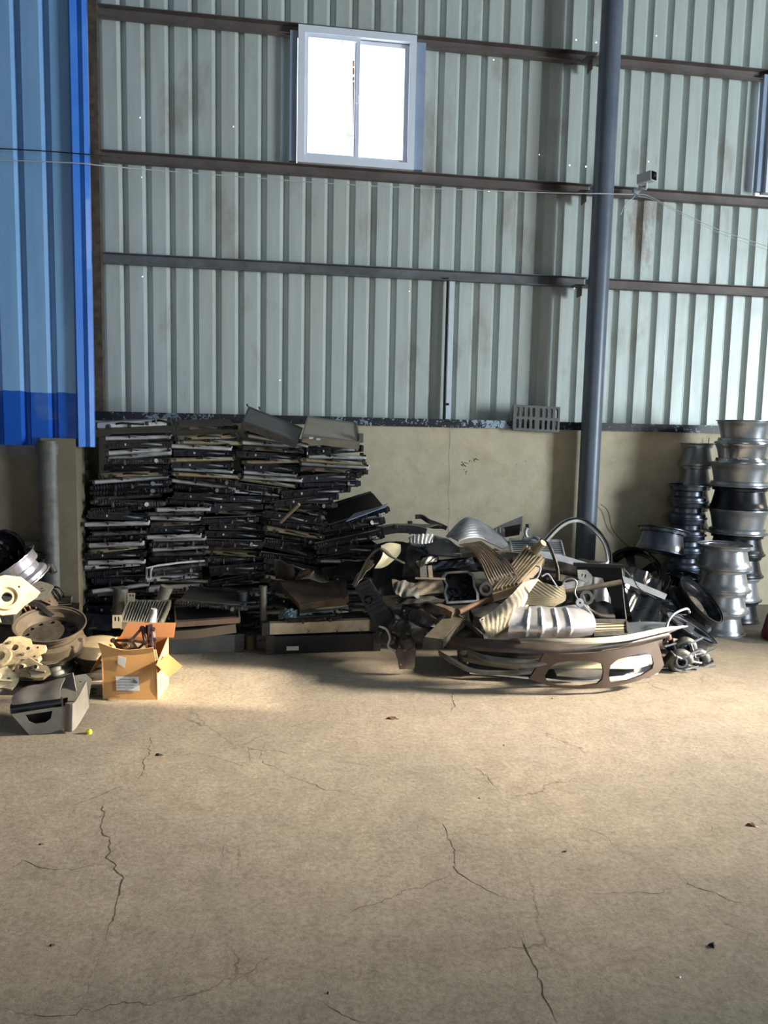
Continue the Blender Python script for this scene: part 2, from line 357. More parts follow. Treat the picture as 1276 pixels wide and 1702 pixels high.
def chipped(name, base, chip, sc_, a):
    m = mat(name, base, .45, 0, base, 8); n = m.node_tree.nodes; l = m.node_tree.links; p = n['Principled BSDF']; old = p.inputs['Base Color'].links[0].from_socket
    tc = n.new('ShaderNodeTexCoord'); q = n.new('ShaderNodeTexNoise'); q.inputs['Scale'].default_value = sc_; q.inputs['Detail'].default_value = 3; q.inputs['Roughness'].default_value = .8; l.new(tc.outputs['Object'], q.inputs['Vector'])
    q2 = n.new('ShaderNodeTexNoise'); q2.inputs['Scale'].default_value = 1.3; l.new(tc.outputs['Object'], q2.inputs['Vector'])
    ad = n.new('ShaderNodeMath'); ad.operation = 'MULTIPLY_ADD'; ad.inputs[1].default_value = .55; l.new(q2.outputs[0], ad.inputs[0]); l.new(q.outputs[0], ad.inputs[2])
    r = n.new('ShaderNodeMath'); r.operation = 'GREATER_THAN'; r.inputs[1].default_value = a; l.new(ad.outputs[0], r.inputs[0])
    mx = n.new('ShaderNodeMixRGB'); mx.inputs[2].default_value = lin(chip); l.new(r.outputs[0], mx.inputs[0]); l.new(old, mx.inputs[1]); l.new(mx.outputs[0], p.inputs['Base Color']); return m
chipm = chipped('black_paint_flaking_to_pale_blue', (26, 30, 40), (150, 170, 185), 28, .86)
o = struct('trim_1', M().box(((-1.42+XR)/2, YM+.02, ZM+.035), (XR+1.42, .10, .07)), chipm)
# corrugated cladding
def cladding(name, c1, c2, streak, rough=.42, metal=.15, rust=None):
    m = mat(name, c1, rough, metal, c2, 3, contrast=.3, stretch=(6, 1, .5), dust=0)
    n = m.node_tree.nodes; l = m.node_tree.links; p = n['Principled BSDF']; old = p.inputs['Base Color'].links[0].from_socket; tc = n.new('ShaderNodeTexCoord')
    def layer(old, scale, st, a, b, colr, amt):
        mp = n.new('ShaderNodeMapping'); mp.inputs['Scale'].default_value = st; l.new(tc.outputs['Object'], mp.inputs[0])
        q = n.new('ShaderNodeTexNoise'); q.inputs['Scale'].default_value = scale; q.inputs['Detail'].default_value = 7; q.inputs['Roughness'].default_value = .65; l.new(mp.outputs[0], q.inputs['Vector'])
        r = n.new('ShaderNodeMapRange'); r.inputs[1].default_value = a; r.inputs[2].default_value = b; r.inputs[4].default_value = amt; l.new(q.outputs[0], r.inputs[0])
        mx = n.new('ShaderNodeMixRGB'); mx.inputs[2].default_value = lin(colr); l.new(r.outputs[0], mx.inputs[0]); l.new(old, mx.inputs[1]); return mx.outputs[0]
    old = layer(old, 1.2, (3, 1, .35), .5, .75, streak, .5)
    if rust: old = layer(old, 1.6, (1.6, 1, .7), .56, .74, rust, .6)
    if rust:   # one broad rust bloom under the camera rail
        gm = n.new('ShaderNodeMapping'); gm.inputs['Location'].default_value = (-3.33*2.2, -YB*1.0, -3.55*1.15); gm.inputs['Scale'].default_value = (2.2, 1, 1.15); l.new(tc.outputs['Object'], gm.inputs[0])
        ln = n.new('ShaderNodeVectorMath'); ln.operation = 'LENGTH'; l.new(gm.outputs[0], ln.inputs[0])
        q = n.new('ShaderNodeTexNoise'); q.inputs['Scale'].default_value = 7; q.inputs['Detail'].default_value = 8; q.inputs['Roughness'].default_value = .7; mp = n.new('ShaderNodeMapping'); mp.inputs['Scale'].default_value = (1.6, 1, .6); l.new(tc.outputs['Object'], mp.inputs[0]); l.new(mp.outputs[0], q.inputs['Vector'])
        su = n.new('ShaderNodeMath'); su.operation = 'MULTIPLY_ADD'; su.inputs[1].default_value = -.42; l.new(ln.outputs['Value'], su.inputs[0]); l.new(q.outputs[0], su.inputs[2])
        r = n.new('ShaderNodeMapRange'); r.inputs[1].default_value = .33; r.inputs[2].default_value = .52; r.inputs[4].default_value = .75; l.new(su.outputs[0], r.inputs[0])
        mx = n.new('ShaderNodeMixRGB'); mx.inputs[2].default_value = lin((134, 112, 98)); l.new(r.outputs[0], mx.inputs[0]); l.new(old, mx.inputs[1]); old = mx.outputs[0]
    l.new(old, p.inputs['Base Color'])
    b = n.new('ShaderNodeBump'); b.inputs['Strength'].default_value = .5; b.inputs['Distance'].default_value = .02
    q = n.new('ShaderNodeTexNoise'); q.inputs['Scale'].default_value = 3; q.inputs['Detail'].default_value = 2; l.new(tc.outputs['Object'], q.inputs['Vector']); l.new(q.outputs[0], b.inputs['Height']); l.new(b.outputs[0], p.inputs['Normal'])
    return m
sheetm = cladding('weathered_grey_green_sheet', (198, 207, 204), (178, 187, 184), (178, 177, 164), rust=(132, 112, 92))
def corrugated(x0, x1, z0, z1, Y, pitch, phase, prof, cuts=(), holes=(), th=.0):
    """prof: (u, depth) points over one pitch; cuts: (xa, xb, za, zb) openings; holes: (x, z, size)"""
    xs = []
    k = math.floor((x0-phase)/pitch)
    while phase+k*pitch < x1:
        for (u, d) in prof:
            x = phase+k*pitch+u
            if x0 < x < x1: xs.append((x, d))
        k += 1
    xs = [(x0, 0)]+xs+[(x1, 0)]
    def depth(x):
        for (a, da), (b, db) in zip(xs, xs[1:]):
            if a <= x <= b: return da+(db-da)*(x-a)/max(b-a, 1e-9)
        return 0
    ex = sorted({c[0] for c in cuts}|{c[1] for c in cuts})
    for e in ex: xs.append((e, depth(e)))
    xs.sort(); m_ = M()
    for (a, da), (b, db) in zip(xs, xs[1:]):
        if b-a < 1e-6: continue
        mid = (a+b)/2; spans = [(z0, z1)]
        for (xa, xb, za, zb) in cuts:
            if xa < mid < xb: spans = [s_ for (p0, p1) in spans for s_ in ((p0, min(p1, za)), (max(p0, zb), p1)) if s_[1] > s_[0]]
        for (p0, p1) in spans:
            hs = sorted([(hz, hx, s_) for (hx, hz, s_) in holes if a < hx < b and p0 < hz-s_ and hz+s_ < p1]); z = p0
            def q(x, zz): return (x, Y+da+(db-da)*(x-a)/(b-a), zz)
            for (hz, hx, s_) in hs:
                l_, r_ = max(a+.001, hx-s_), min(b-.001, hx+s_)
                m_.add([q(a, z), q(b, z), q(b, hz-s_), q(a, hz-s_)], [(0, 1, 2, 3)])
                m_.add([q(a, hz-s_), q(l_, hz-s_), q(l_, hz+s_), q(a, hz+s_)], [(0, 1, 2, 3)])
                m_.add([q(r_, hz-s_), q(b, hz-s_), q(b, hz+s_), q(r_, hz+s_)], [(0, 1, 2, 3)]); z = hz+s_
            m_.add([q(a, z), q(b, z), q(b, p1), q(a, p1)], [(0, 1, 2, 3)])
    return m_
PITCH_R = .187
prof = [(0, 0), (.032, .042), (.038, .042), (.078, 0)]
W1 = (at(499, 60, YG).x-.02, at(690, 75, YG).x+.02, 3.79, 4.83)
W2 = (4.44, 5.44, 3.80, 4.86)
holes = []
for (hx, hy) in ((233, 196), (388, 211), (820, 100), (957, 67), (990, 71), (897, 256), (946, 275), (974, 277), (1077, 269), (1090, 60), (1217, 127), (236, 295), (199, 268), (465, 632), (237, 460), (680, 484), (957, 478), (938, 477), (812, 318)):
    p = at(hx, hy, YB+.005); holes.append((p.x, p.z, .004 if hx not in (990, 946, 974, 957) else .006))
struct('wall_cladding', corrugated(-1.42, XR, ZM+.0, ZT, YB, PITCH_R, -1.225, prof, [W1, W2], holes), sheetm)
# shell that the photo does not show, but that shades the place
shell = mat('dim_grey_cladding', (120, 124, 124), .6, .1, (100, 104, 104), 3)
struct('wall_left', M().box((XL-3.05, (YF+YB)/2, ZT/2), (.1, YB-YF, ZT)), shell)
struct('wall_front', M().box(((XL-3+XR)/2, YF-.05, ZT/2), (XR-XL+3, .1, ZT)), shell)
struct('ceiling', M().box(((XL-3+XR)/2, (YF+YB)/2, ZT+.05), (XR-XL+3.4, YB-YF+.6, .1)), shell)
SL = (1.92, 2.66, 4.98, 6.5)   # slot window high in the right wall: y0, y1, z0, z1
mw = M()
mw.box((XR+.05, (YF+SL[0])/2, ZT/2), (.1, SL[0]-YF, ZT)); mw.box((XR+.05, (YB+.3+SL[1])/2, ZT/2), (.1, YB+.3-SL[1], ZT))
mw.box((XR+.05, (SL[0]+SL[1])/2, SL[2]/2), (.1, SL[1]-SL[0], SL[2])); mw.box((XR+.05, (SL[0]+SL[1])/2, (ZT+SL[3])/2), (.1, SL[1]-SL[0], ZT-SL[3]))
struct('wall_right', mw, shell)
# blue cladding bay, nearer than the rest, with its masonry below
YBL = 5.9
bluem = cladding('blue_painted_sheet', (146, 192, 238), (126, 174, 226), (156, 186, 220), .3, .1)
n = bluem.node_tree.nodes; l = bluem.node_tree.links; p = n['Principled BSDF']; old = p.inputs['Base Color'].links[0].from_socket
tc = n.new('ShaderNodeTexCoord'); sx = n.new('ShaderNodeSeparateXYZ'); l.new(tc.outputs['Object'], sx.inputs[0]); nz = n.new('ShaderNodeTexNoise'); nz.inputs['Scale'].default_value = 6; nz.inputs['Detail'].default_value = 5; l.new(tc.outputs['Object'], nz.inputs['Vector'])
ad = n.new('ShaderNodeMath'); ad.operation = 'MULTIPLY_ADD'; ad.inputs[1].default_value = .05; l.new(nz.outputs[0], ad.inputs[0]); l.new(sx.outputs[2], ad.inputs[2])
lt = n.new('ShaderNodeMath'); lt.operation = 'LESS_THAN'; lt.inputs[1].default_value = 1.83; l.new(ad.outputs[0], lt.inputs[0])
mx = n.new('ShaderNodeMixRGB'); mx.inputs[2].default_value = lin((24, 96, 206)); l.new(lt.outputs[0], mx.inputs[0]); l.new(old, mx.inputs[1])
# pale scuffed patches inside the fresh-paint band
n3 = n.new('ShaderNodeTexNoise'); n3.inputs['Scale'].default_value = 5; n3.inputs['Detail'].default_value = 7; l.new(tc.outputs['Object'], n3.inputs['Vector'])
mr = n.new('ShaderNodeMapRange'); mr.inputs[1].default_value = .5; mr.inputs[2].default_value = .68; mr.inputs[4].default_value = .6; l.new(n3.outputs[0], mr.inputs[0])
gt = n.new('ShaderNodeMath'); gt.operation = 'GREATER_THAN'; gt.inputs[1].default_value = 1.61; l.new(sx.outputs[2], gt.inputs[0])
mu = n.new('ShaderNodeMath'); mu.operation = 'MULTIPLY'; l.new(gt.outputs[0], mu.inputs[0]); l.new(lt.outputs[0], mu.inputs[1]); mu2 = n.new('ShaderNodeMath'); mu2.operation = 'MULTIPLY'; l.new(mu.outputs[0], mu2.inputs[0]); l.new(mr.outputs[0], mu2.inputs[1])
mx2 = n.new('ShaderNodeMixRGB'); mx2.inputs[2].default_value = lin((110, 140, 180)); l.new(mu2.outputs[0], mx2.inputs[0]); l.new(mx.outputs[0], mx2.inputs[1]); l.new(mx2.outputs[0], p.inputs['Base Color'])
struct('wall_cladding_blue', corrugated(XL-3, -1.37, 1.425, ZT, YBL, .187, -1.575, [(0, 0), (.03, .04), (.052, .04), (.07, 0)]), bluem)
bluet = mat('saturated_blue_trim', (70, 138, 228), .3, 0, (40, 110, 214), 3, contrast=.3, coat=.4)
struct('trim_2', M().sweep([(-1.315, YBL-.02, 1.42), (-1.315, YBL-.02, ZT)], [(-.062, .0), (-.042, .035), (.0, .012), (.035, .025), (.062, .0), (.058, -.05), (-.058, -.03)], up=(0, -1, 0)), bluet)
YLM = 5.98
struct('wall_left_bay', M().box(((XL-3-1.62)/2, YLM+.1, .74), (-1.62-XL+3, .2, 1.48)).box(((XL-3-1.62)/2, YLM+.03, .36), (-1.62-XL+3, .2, .72)), pl2)
struct('trim_3', M().box((-1.50, YLM+.02, .74), (.24, .30, 1.48)).box((-1.40, (YLM+YB)/2+.1, .74), (.04, YB-YLM-.1, 1.48)), pl2)
struct('trim_4', M().box((-1.385, YB-.07, 3.6), (.07, .10, 5.6)).box((-1.43, (YBL+YB)/2+.03, 4.2), (.03, YB-YBL-.1, 5.6)), brownm)
pipem = mat('galvanised_pipe', (112, 116, 118), .55, .4, (66, 68, 68), 7, contrast=.7, dust=.35, dustcol=(140, 132, 112), stretch=(1, 1, .6))
thing('drain_pipe', 'thick grey pipe standing against the masonry pier below the blue cladding', 'pipe', [('pipe', M().tube([(-1.575, YLM-.09, 0), (-1.575, YLM-.09, 1.46)], .078, 20), pipem), ('collar', M().tube([(-1.575, YLM-.09, 1.36), (-1.575, YLM-.09, 1.44)], .088, 20), pipem)])
# girts
girtm = mat('dull_brown_steel', (118, 111, 109), .6, .1, (84, 76, 75), 5, contrast=.6, dust=.35, dustcol=(112, 84, 64), stretch=(.7, 1, 1))
girtg = mat('grey_blue_steel', (128, 134, 140), .5, .2, (74, 78, 82), 5, contrast=.5, dust=.25, dustcol=(122, 92, 68), stretch=(.7, 1, 1))
for i, (ya, yb, mt) in enumerate((((172, 15.5), (1000, 97), girtm), ((176, 256), (980, 316), girtm), ((176, 427), (980, 470), girtg))):
    a = at(ya[0], ya[1], YG); b = at(yb[0], yb[1], YG); zz = (a.z+b.z)/2; h = .085
    for j, (xa, xb) in enumerate(((-1.36, 2.80), (2.84, XR))):
        m_ = M()
        # channel: web facing the room, two flanges to the wall
        m_.sweep([(xa, YG+.03, zz), (xb, YG+.03, zz)], [(-.03, -h/2), (-.026, h/2-.004), (.03, h/2-.004), (.03, h/2), (-.03, h/2), (-.034, -h/2-.0), (.03, -h/2), (.03, -h/2+.004)][:0] or [(-.035, -h/2), (.035, -h/2), (.035, -h/2+.005), (-.028, -h/2+.005), (-.028, h/2-.005), (.035, h/2-.005), (.035, h/2), (-.035, h/2)], up=(0, 0, 1))
        lab = ('brown steel wall rail, topmost', 'brown steel wall rail under the window', 'grey steel wall rail, lowest of the three')[i]+(', left of the round post' if j == 0 else ', right of the round post')
        single('wall_rail', lab, 'rail', m_, mt if j == 0 else girtm, 'steel rails across the cladding', False)
    GZ = zz
    thing('rail_bracket', ('steel bracket tying the post to the topmost rail', 'steel bracket tying the post to the rail beside the camera', 'steel bracket tying the post to the lowest rail')[i], 'bracket',
        [('plate', M().box((2.74, YG-.04, zz-.045), (.16, .12, .012)), girtm), ('gusset', M().box((2.72, YG-.035, zz-.09), (.01, .10, .09)), girtm)], 'brackets behind the post')
# upright strip
thing('upright_strip', 'thin galvanised steel upright between lowest rail and ledge', 'strut', [('strip', M().box((at(747, 600, YG).x, YG+.0, 2.28), (.045, .03, 1.20)), mat('galvanised_bright', (216, 228, 238), .4, 0, (190, 204, 216), 6)), ('flange', M().box((at(747, 600, YG).x-.03, YG+.035, 2.30), (.012, .04, 1.24)), darkm), ('clip', M().box((at(742, 672, YG).x, YG-.02, at(742, 672, YG).z), (.03, .03, .02)), blk)])  # dark flange paints in the shadow left of the bright strip
# post
postm = mat('slate_blue_paint', (102, 111, 126), .38, .05, (82, 92, 108), 4, contrast=.4, dust=.2, dustcol=(120, 124, 124))
pa, pb = at(983, 700, 6.46), at(1018, 0, 6.46)
pd = (pb-pa).normalized(); p0 = pa+pd*((0-pa.z)/pd.z); p1 = pa+pd*((ZT-pa.z)/pd.z)
cs = [p0.lerp(p1, t) for t in (0, 1)]
def ring(t, r=.094, h=.012): q = p0.lerp(p1, t); return M().tube([q-pd*h, q+pd*h], r, 28)
zt = lambda y: (at(985, y, 6.5).z)/ZT
thing('steel_post', 'tall round slate blue steel post in front of the grey cladding', 'post', [('shaft', M().tube(cs, .088, 32), postm), ('weld_ring', ring(zt(572), .0905, .004), postm), ('weld_ring', ring(zt(326), .0905, .004), postm), ('weld_ring', ring(zt(738), .0905, .004), postm), ('base_plate', M().box((p0.x, p0.y, .01), (.26, .22, .02), bev=.003), darkm)])
# windows
winm = mat('white_window_frame', (232, 238, 248), .35, 0, (218, 226, 240), 3, contrast=.2)
glass = bpy.data.materials.new('window_glass'); glass.use_nodes = True
gn = glass.node_tree.nodes; gl = glass.node_tree.links; gp = gn['Principled BSDF']; tr = gn.new('ShaderNodeBsdfTransparent'); tr.inputs[0].default_value = (.97, .98, .98, 1); gs = gn.new('ShaderNodeBsdfGlossy'); gs.inputs['Roughness'].default_value = .03
mxs = gn.new('ShaderNodeMixShader'); mxs.inputs[0].default_value = .05; gl.new(tr.outputs[0], mxs.inputs[1]); gl.new(gs.outputs[0], mxs.inputs[2]); gl.new(mxs.outputs[0], gn['Material Output'].inputs['Surface'])
def window(name, x0, x1, z0, z1, Y):
    r = empty(name); r['kind'] = 'structure'; r.location = ((x0+x1)/2, Y, z0); L = Vector(r.location)
    def P(nm, m_, mt): o = m_.build(nm, mt, r, False); o.data.transform(Matrix.Translation(-L)); return o
    fw = .055; xm = (x0+x1)/2; zc = (z0+z1)/2
    P('window_frame', M().box((x0+fw/2, Y, zc), (fw, .09, z1-z0)).box((x1-fw/2, Y, zc), (fw, .09, z1-z0)).box((xm, Y, z0+fw/2), (x1-x0-2*fw-.0004, .09, fw)).box((xm, Y, z1-fw/2), (x1-x0-2*fw-.0004, .09, fw)), winm)
    for s_, (a, b, yy) in enumerate(((x0+fw, xm+.02, Y-.012), (xm-.02, x1-fw, Y+.018))):
        sw = .034 if s_ else .028
        P('sash', M().box((a+sw/2, yy, zc), (sw, .025, z1-z0-2*fw)).box((b-sw/2, yy, zc), (sw, .025, z1-z0-2*fw)).box(((a+b)/2, yy, z0+fw+sw/2), (b-a-2*sw-.0004, .025, sw)).box(((a+b)/2, yy, z1-fw-sw/2), (b-a-2*sw-.0004, .025, sw)), winm)
        P('pane', M().box(((a+b)/2, yy, zc), (b-a-2*sw, .005, z1-z0-2*fw-2*sw)), glass)
    P('latch', M().box((xm, Y-.035, zc), (.02, .02, .07), bev=.004), winm)
    for x, wd in ((x0-.035, .06), (x1+.045, .08)): P('side_flashing', M().box((x, Y+.015, zc-.01), (wd, .05, z1-z0-.05)), mat('pale_blue_flashing', (160, 176, 200), .4, .1, (140, 156, 182), 4))
window('window_1', at(495.5, 60, YG).x, at(691, 75, YG).x, 3.775, 4.845, YG)
window('window_2', 4.44, 5.46, 3.80, 4.86, YG)
# foliage outside, seen through the glass
leafm = mat('sunlit_leaf', (190, 214, 184), .6, 0, (170, 200, 170), 4)
tm = M(); random.seed(3)
for k in range(60):
    c_ = Vector((random.gauss(.9, .16)+math.sin(k)*.1, 8.9+random.uniform(-.4, .4), random.uniform(4.2, 6.1)))
    if random.random() < .25: c_.x += random.uniform(.5, 1.1); c_.z = random.uniform(4.3, 4.9)
    rm = Euler((random.uniform(0, 3), random.uniform(0, 3), random.uniform(0, 3))).to_matrix(); s_ = random.uniform(.03, .06)
    tm.add([c_+rm @ Vector(q)*s_ for q in ((-1, 0, 0), (-.3, .45, .1), (.5, .35, .1), (1.2, 0, 0), (.5, -.35, .1), (-.3, -.45, .1))], [(0, 1, 2, 3, 4, 5)])
thing('tree', 'sunlit green tree outside behind the window', 'tree', [('foliage', tm, leafm), ('trunk', M().tube(curve3([(1.1, 9.1, 0), (1.05, 9.0, 2.6), (.95, 8.9, 4.2), (.9, 8.9, 5.6)]), .05, 8, scale=lambda t: 1-.7*t), rustm)])
# wires
def wire(pts, r, label, m_, n_=10, name='cable'): return single(name, label, 'cable', M().tube(curve3(px(pts), n_), r, 6), m_, 'cables along the walls')
wire([(-60, 244, 5.82), (0, 247, 5.82), (80, 251.5, 5.82), (172, 259, 5.85), (200, 262, 6.7)], .004, 'thin black cable crossing the blue cladding', hose)
whitew = mat('white_cable_sheath', (190, 194, 196), .5, 0, (170, 174, 176), 8)
wire([(-60, 264, 5.8), (0, 266, 5.8), (127, 271, 5.8), (176, 276, 5.9), (300, 286, 6.1), (600, 308, 6.25), (900, 320, 6.3), (1000, 322, 6.3), (1052, 323, 6.6)], .0035, 'thin white cable running under the window rail to the camera', whitew)
wire([(1058, 323, 6.62), (1078, 326, 6.62), (1130, 352, 6.6), (1200, 384, 6.6), (1300, 418, 6.6)], .003, 'thin pale cable sagging from the camera to the right', whitew)
wire([(1060, 326, 6.62), (1085, 332, 6.61), (1135, 358, 6.59), (1205, 391, 6.59), (1300, 424, 6.59)], .002, 'second pale cable, just below its twin, sagging right of the camera', whitew)
wire([(998, 838, 6.58), (1010, 850, 6.58), (1018, 880, 6.59), (1040, 905, 6.6), (1062, 918, 6.6)], .003, 'thin dark wire hanging on the masonry right of the post', hose)
wire([(1178, 728, 6.58), (1176, 745, 6.58), (1170, 765, 6.58), (1168, 800, 6.58)], .003, 'thin dark wire hanging beside the tall wheel stack', hose)
# security camera
cp = at(1071, 297, 6.52); M4 = frame4(cp, Vector((1, .55, .0)), Vector((.06, .08, 1)))
camw = mat('white_camera_housing', (206, 210, 214), .4, 0, (186, 190, 194), 5, contrast=.2)
def L4(m4, q): return m4 @ Vector(q)
def slab4(m4, outline, z0, z1):
    n_ = len(outline); return M().add([L4(m4, (x, y, z)) for z in (z0, z1) for (x, y) in outline], [tuple(range(n_)), tuple(range(2*n_-1, n_-1, -1))]+[(i, (i+1) % n_, n_+(i+1) % n_, n_+i) for i in range(n_)])
jb = at(1054, 320, 6.68)
thing('security_camera', 'small white square security camera on the rail right of the post', 'camera', [
    ('housing', slab4(M4, rrect(-.042, -.042, .042, .042, .012, 3), -.05, .09), camw),
    ('face_plate', slab4(M4, rrect(-.036, -.036, .036, .036, .01, 3), .088, .093), blkgl, 'glossy black front', [('lens', M().lathe([(0, .1), (.012, .099), (.014, .094)], M4, 16), navy)]),
    ('arm', M().tube(curve3([L4(M4, (0, -.04, .02)), L4(M4, (.005, -.085, .01)), jb+Vector((.05, -.04, .02)), jb]), .012, 8), camw),
    ('mounting_base', M().lathe([(0, .03), (.028, .03), (.032, .0), (0, 0)], frame4(jb+Vector((0, -.02, 0)), (1, 0, 0), (0, 0, 1)), 20), alu),
    ('cable_tail', M().tube(curve3([jb+Vector((0, -.04, 0)), jb+Vector((-.03, -.05, -.06)), at(1040, 338, 6.6), at(1031, 357, 6.6)]), .004, 6), whitew)])
# cast grate leaning on the ledge
gx0, gx1 = at(849, 690, 6.60).x, at(926, 690, 6.60).x; gw = gx1-gx0; gh = .225
hl = []
for r_ in range(2):
    for c_ in range(8):
        cx = gw*(.095+c_*.113)+(.018 if c_ > 3 else 0); cy = gh*(.27+.46*r_); hl.append([(cx+x, cy+y) for (x, y) in rrect(-.012, -.041, .012, .041, .0115, 4)])
G4 = frame4((gx0, 6.565, ZM+.005-.02), (1, 0, -.03), (0, .10, 1))
grate = single('drain_grate', 'grey cast drain grate with two rows of slots leaning on the ledge', 'grate', M().prism(rrect(0, 0, gw, gh, .008, 2), .032, G4, hl), mat('grey_cast_grate', (104, 106, 104), .6, .1, (86, 88, 86), 8))
# paint drip and scratches on the render
scr = mat('white_filler_streak', (196, 190, 172), .8, 0, (178, 172, 152), 10)
sm_ = M(); last = None
for k in range(40):
    y0 = 716+k*4.7; wv = .006+.006*abs(math.sin(k*1.3))*(1-k/50)
    a = at(748+1.2*math.sin(k*.5)-k*.05, y0, YM); b = at(748+1.2*math.sin((k+1)*.5)-(k+1)*.05, y0+4.7, YM)
    sm_.box(((a.x+b.x)/2, YM-.0005, (a.z+b.z)/2), (wv, .003, (a.z-b.z)*1.02))
struct('trim_5', sm_, scr)
dk = mat('gouge_dark', (96, 84, 62), .9, 0, (74, 64, 46), 20); sm_ = M(); random.seed(11)
for (cx, cy, n_) in ((770, 772, 7), (785, 765, 8), (772, 783, 5), (873, 766, 1), (745, 845, 1), (858, 772, 1)):
    for k in range(n_):
        q = [(cx+random.gauss(0, 3), cy+random.gauss(0, 4)) for _ in range(2)]
        if n_ == 1: q = [(cx, cy), (cx+1, cy+2)]
        a = at(q[0][0], q[0][1], YM-.0005); b = at(q[1][0], q[1][1], YM-.0005); sm_.tube([a, b.lerp(a, .3)], .0028, 4)
struct('trim_6', sm_, dk)
# ================================================================== WHEELS
def wheel_proto(name, rad, wd, mt, style, disc_mt=None, seg=40, up_face=True):
    """axis along local z, base at z=0; the spoked face is near the top (z=wd)"""
    r = empty(name); t = .007
    out = [(rad, 0), (rad, .007), (rad-.012, .011), (rad-.016, .030), (rad-.022, .038), (rad-.030, wd*.35), (rad-.044, wd*.70), (rad-.046, wd*.78), (rad-.026, wd-.034), (rad-.022, wd-.014), (rad-.012, wd-.009), (rad, wd-.006), (rad, wd)]
    if style == 'steel': out = [(rad, 0), (rad, .006), (rad-.015, .010), (rad-.017, .032), (rad-.045, .050), (rad-.048, .085), (rad-.020, .100), (rad-.018, wd-.034), (rad-.014, wd-.012), (rad, wd-.006), (rad, wd)]
    inn = [(max(q[0]-t, .02), q[1]) for q in reversed(out)]
    M().lathe(out+inn, None, seg, True).build('rim_barrel', mt, r)
    dm = disc_mt or mt; zf = wd-.045
    if style == 'steel':
        hol = [[(rad*.62*math.cos(2*math.pi*k/12)+.016*math.cos(a), rad*.62*math.sin(2*math.pi*k/12)+.016*math.sin(a)) for a in [2*math.pi*j/8 for j in range(8)]] for k in range(12)]
        ci = [((rad-.046)*math.cos(2*math.pi*j/36), (rad-.046)*math.sin(2*math.pi*j/36)) for j in range(36)]
        M().prism(ci, .006, Matrix.Translation((0, 0, .075)), hol).build('wheel_disc', dm, r)
        h = M().lathe([(.0, .100), (.035, .100), (.045, .085), (.09, .092), (.11, .080), (.10, .074), (0, .074)], None, 24)
        for k in range(5): h.lathe([(0, .112), (.010, .110), (.011, .085)], Matrix.Translation((.065*math.cos(k*1.257), .065*math.sin(k*1.257), 0)), 8)
        h.build('hub', dm, r)
    else:
        ns = {'five': 5, 'multi': 10, 'seven': 7}[style]; m_ = M(); ro = rad-.026
        for k in range(ns):
            a = 2*math.pi*k/ns; da = {'five': .20, 'multi': .085, 'seven': .12}[style]
            pol = [(.045*math.cos(a-.5), .045*math.sin(a-.5)), (ro*math.cos(a-da), ro*math.sin(a-da)), (ro*math.cos(a+da), ro*math.sin(a+da)), (.045*math.cos(a+.5), .045*math.sin(a+.5))]
            b = len(m_.v)
            for zz in (0, 1):
                for i, (x, y) in enumerate(pol): m_.v.append(Vector((x, y, (zf+.018 if i in (0, 3) else zf+.028)-(.022 if zz else 0))))
            m_.f += [(b, b+1, b+2, b+3), (b+7, b+6, b+5, b+4)]+[(b+i, b+4+i, b+4+(i+1) % 4, b+(i+1) % 4) for i in range(4)]
        m_.build('spokes', dm, r, False)
        M().lathe([(0, zf+.022), (.028, zf+.022), (.032, zf+.018), (.075, zf+.02), (.078, zf-.03), (.03, zf-.03), (.0, zf-.02)], None, 24).build('hub', dm, r)
    return r
PROT = {}
def wheel(label, pos, rad, wd, mt, style, rot=(0, 0, 0), group=None, disc=None, name=None):
    name = name or ('pressed_wheel' if style == 'steel' else 'alloy_wheel')
    key = (round(rad, 3), round(wd, 3), mt.name, style, disc.name if disc else '')
    first = key not in PROT
    if first: PROT[key] = wheel_proto(name, rad, wd, mt, style, disc)
    o = PROT[key] if first else copy_tree(PROT[key])
    o.location = pos; o.rotation_euler = rot
    for k in ('label', 'category', 'group'):
        if k in o: del o[k]
    tag(o, label, 'wheel', group); o.name = name; return o
random.seed(21)
def stack(x, Y, items, group, z=0.0, jit=.008):
    """items bottom to top: (rad, wd, mt, style, flip, label)"""
    for (rad, wd, mt, st, flip, lab) in items:
        px_, py_ = x+random.uniform(-jit, jit), Y+random.uniform(-jit, jit)
        if flip: wheel(lab, (px_, py_, z+wd), rad, wd, mt, st, (math.pi, 0, random.uniform(0, 6)), group)
        else: wheel(lab, (px_, py_, z), rad, wd, mt, st, (0, 0, random.uniform(0, 6)), group)
        z += wd+.001
    return z
fx = fl(1214, 1050); n4 = 'four silver rims at the front of the wheel stacks'
stack(3.66, 5.70, [(.205, .18, rimsil, 'five', 0, 'silver alloy wheel at the foot of the short front stack'), (.21, .175, rimsil, 'multi', 0, 'silver alloy wheel second from the floor in the short front stack'),
    (.212, .185, rimsil, 'multi', 0, 'silver alloy wheel second from the top in the short front stack'), (.212, .185, rimsil, 'multi', 0, 'dull silver alloy wheel on top of the short front stack, its spokes showing')], n4)
tx, tY = at(1232, 800, 6.1).x, 6.12
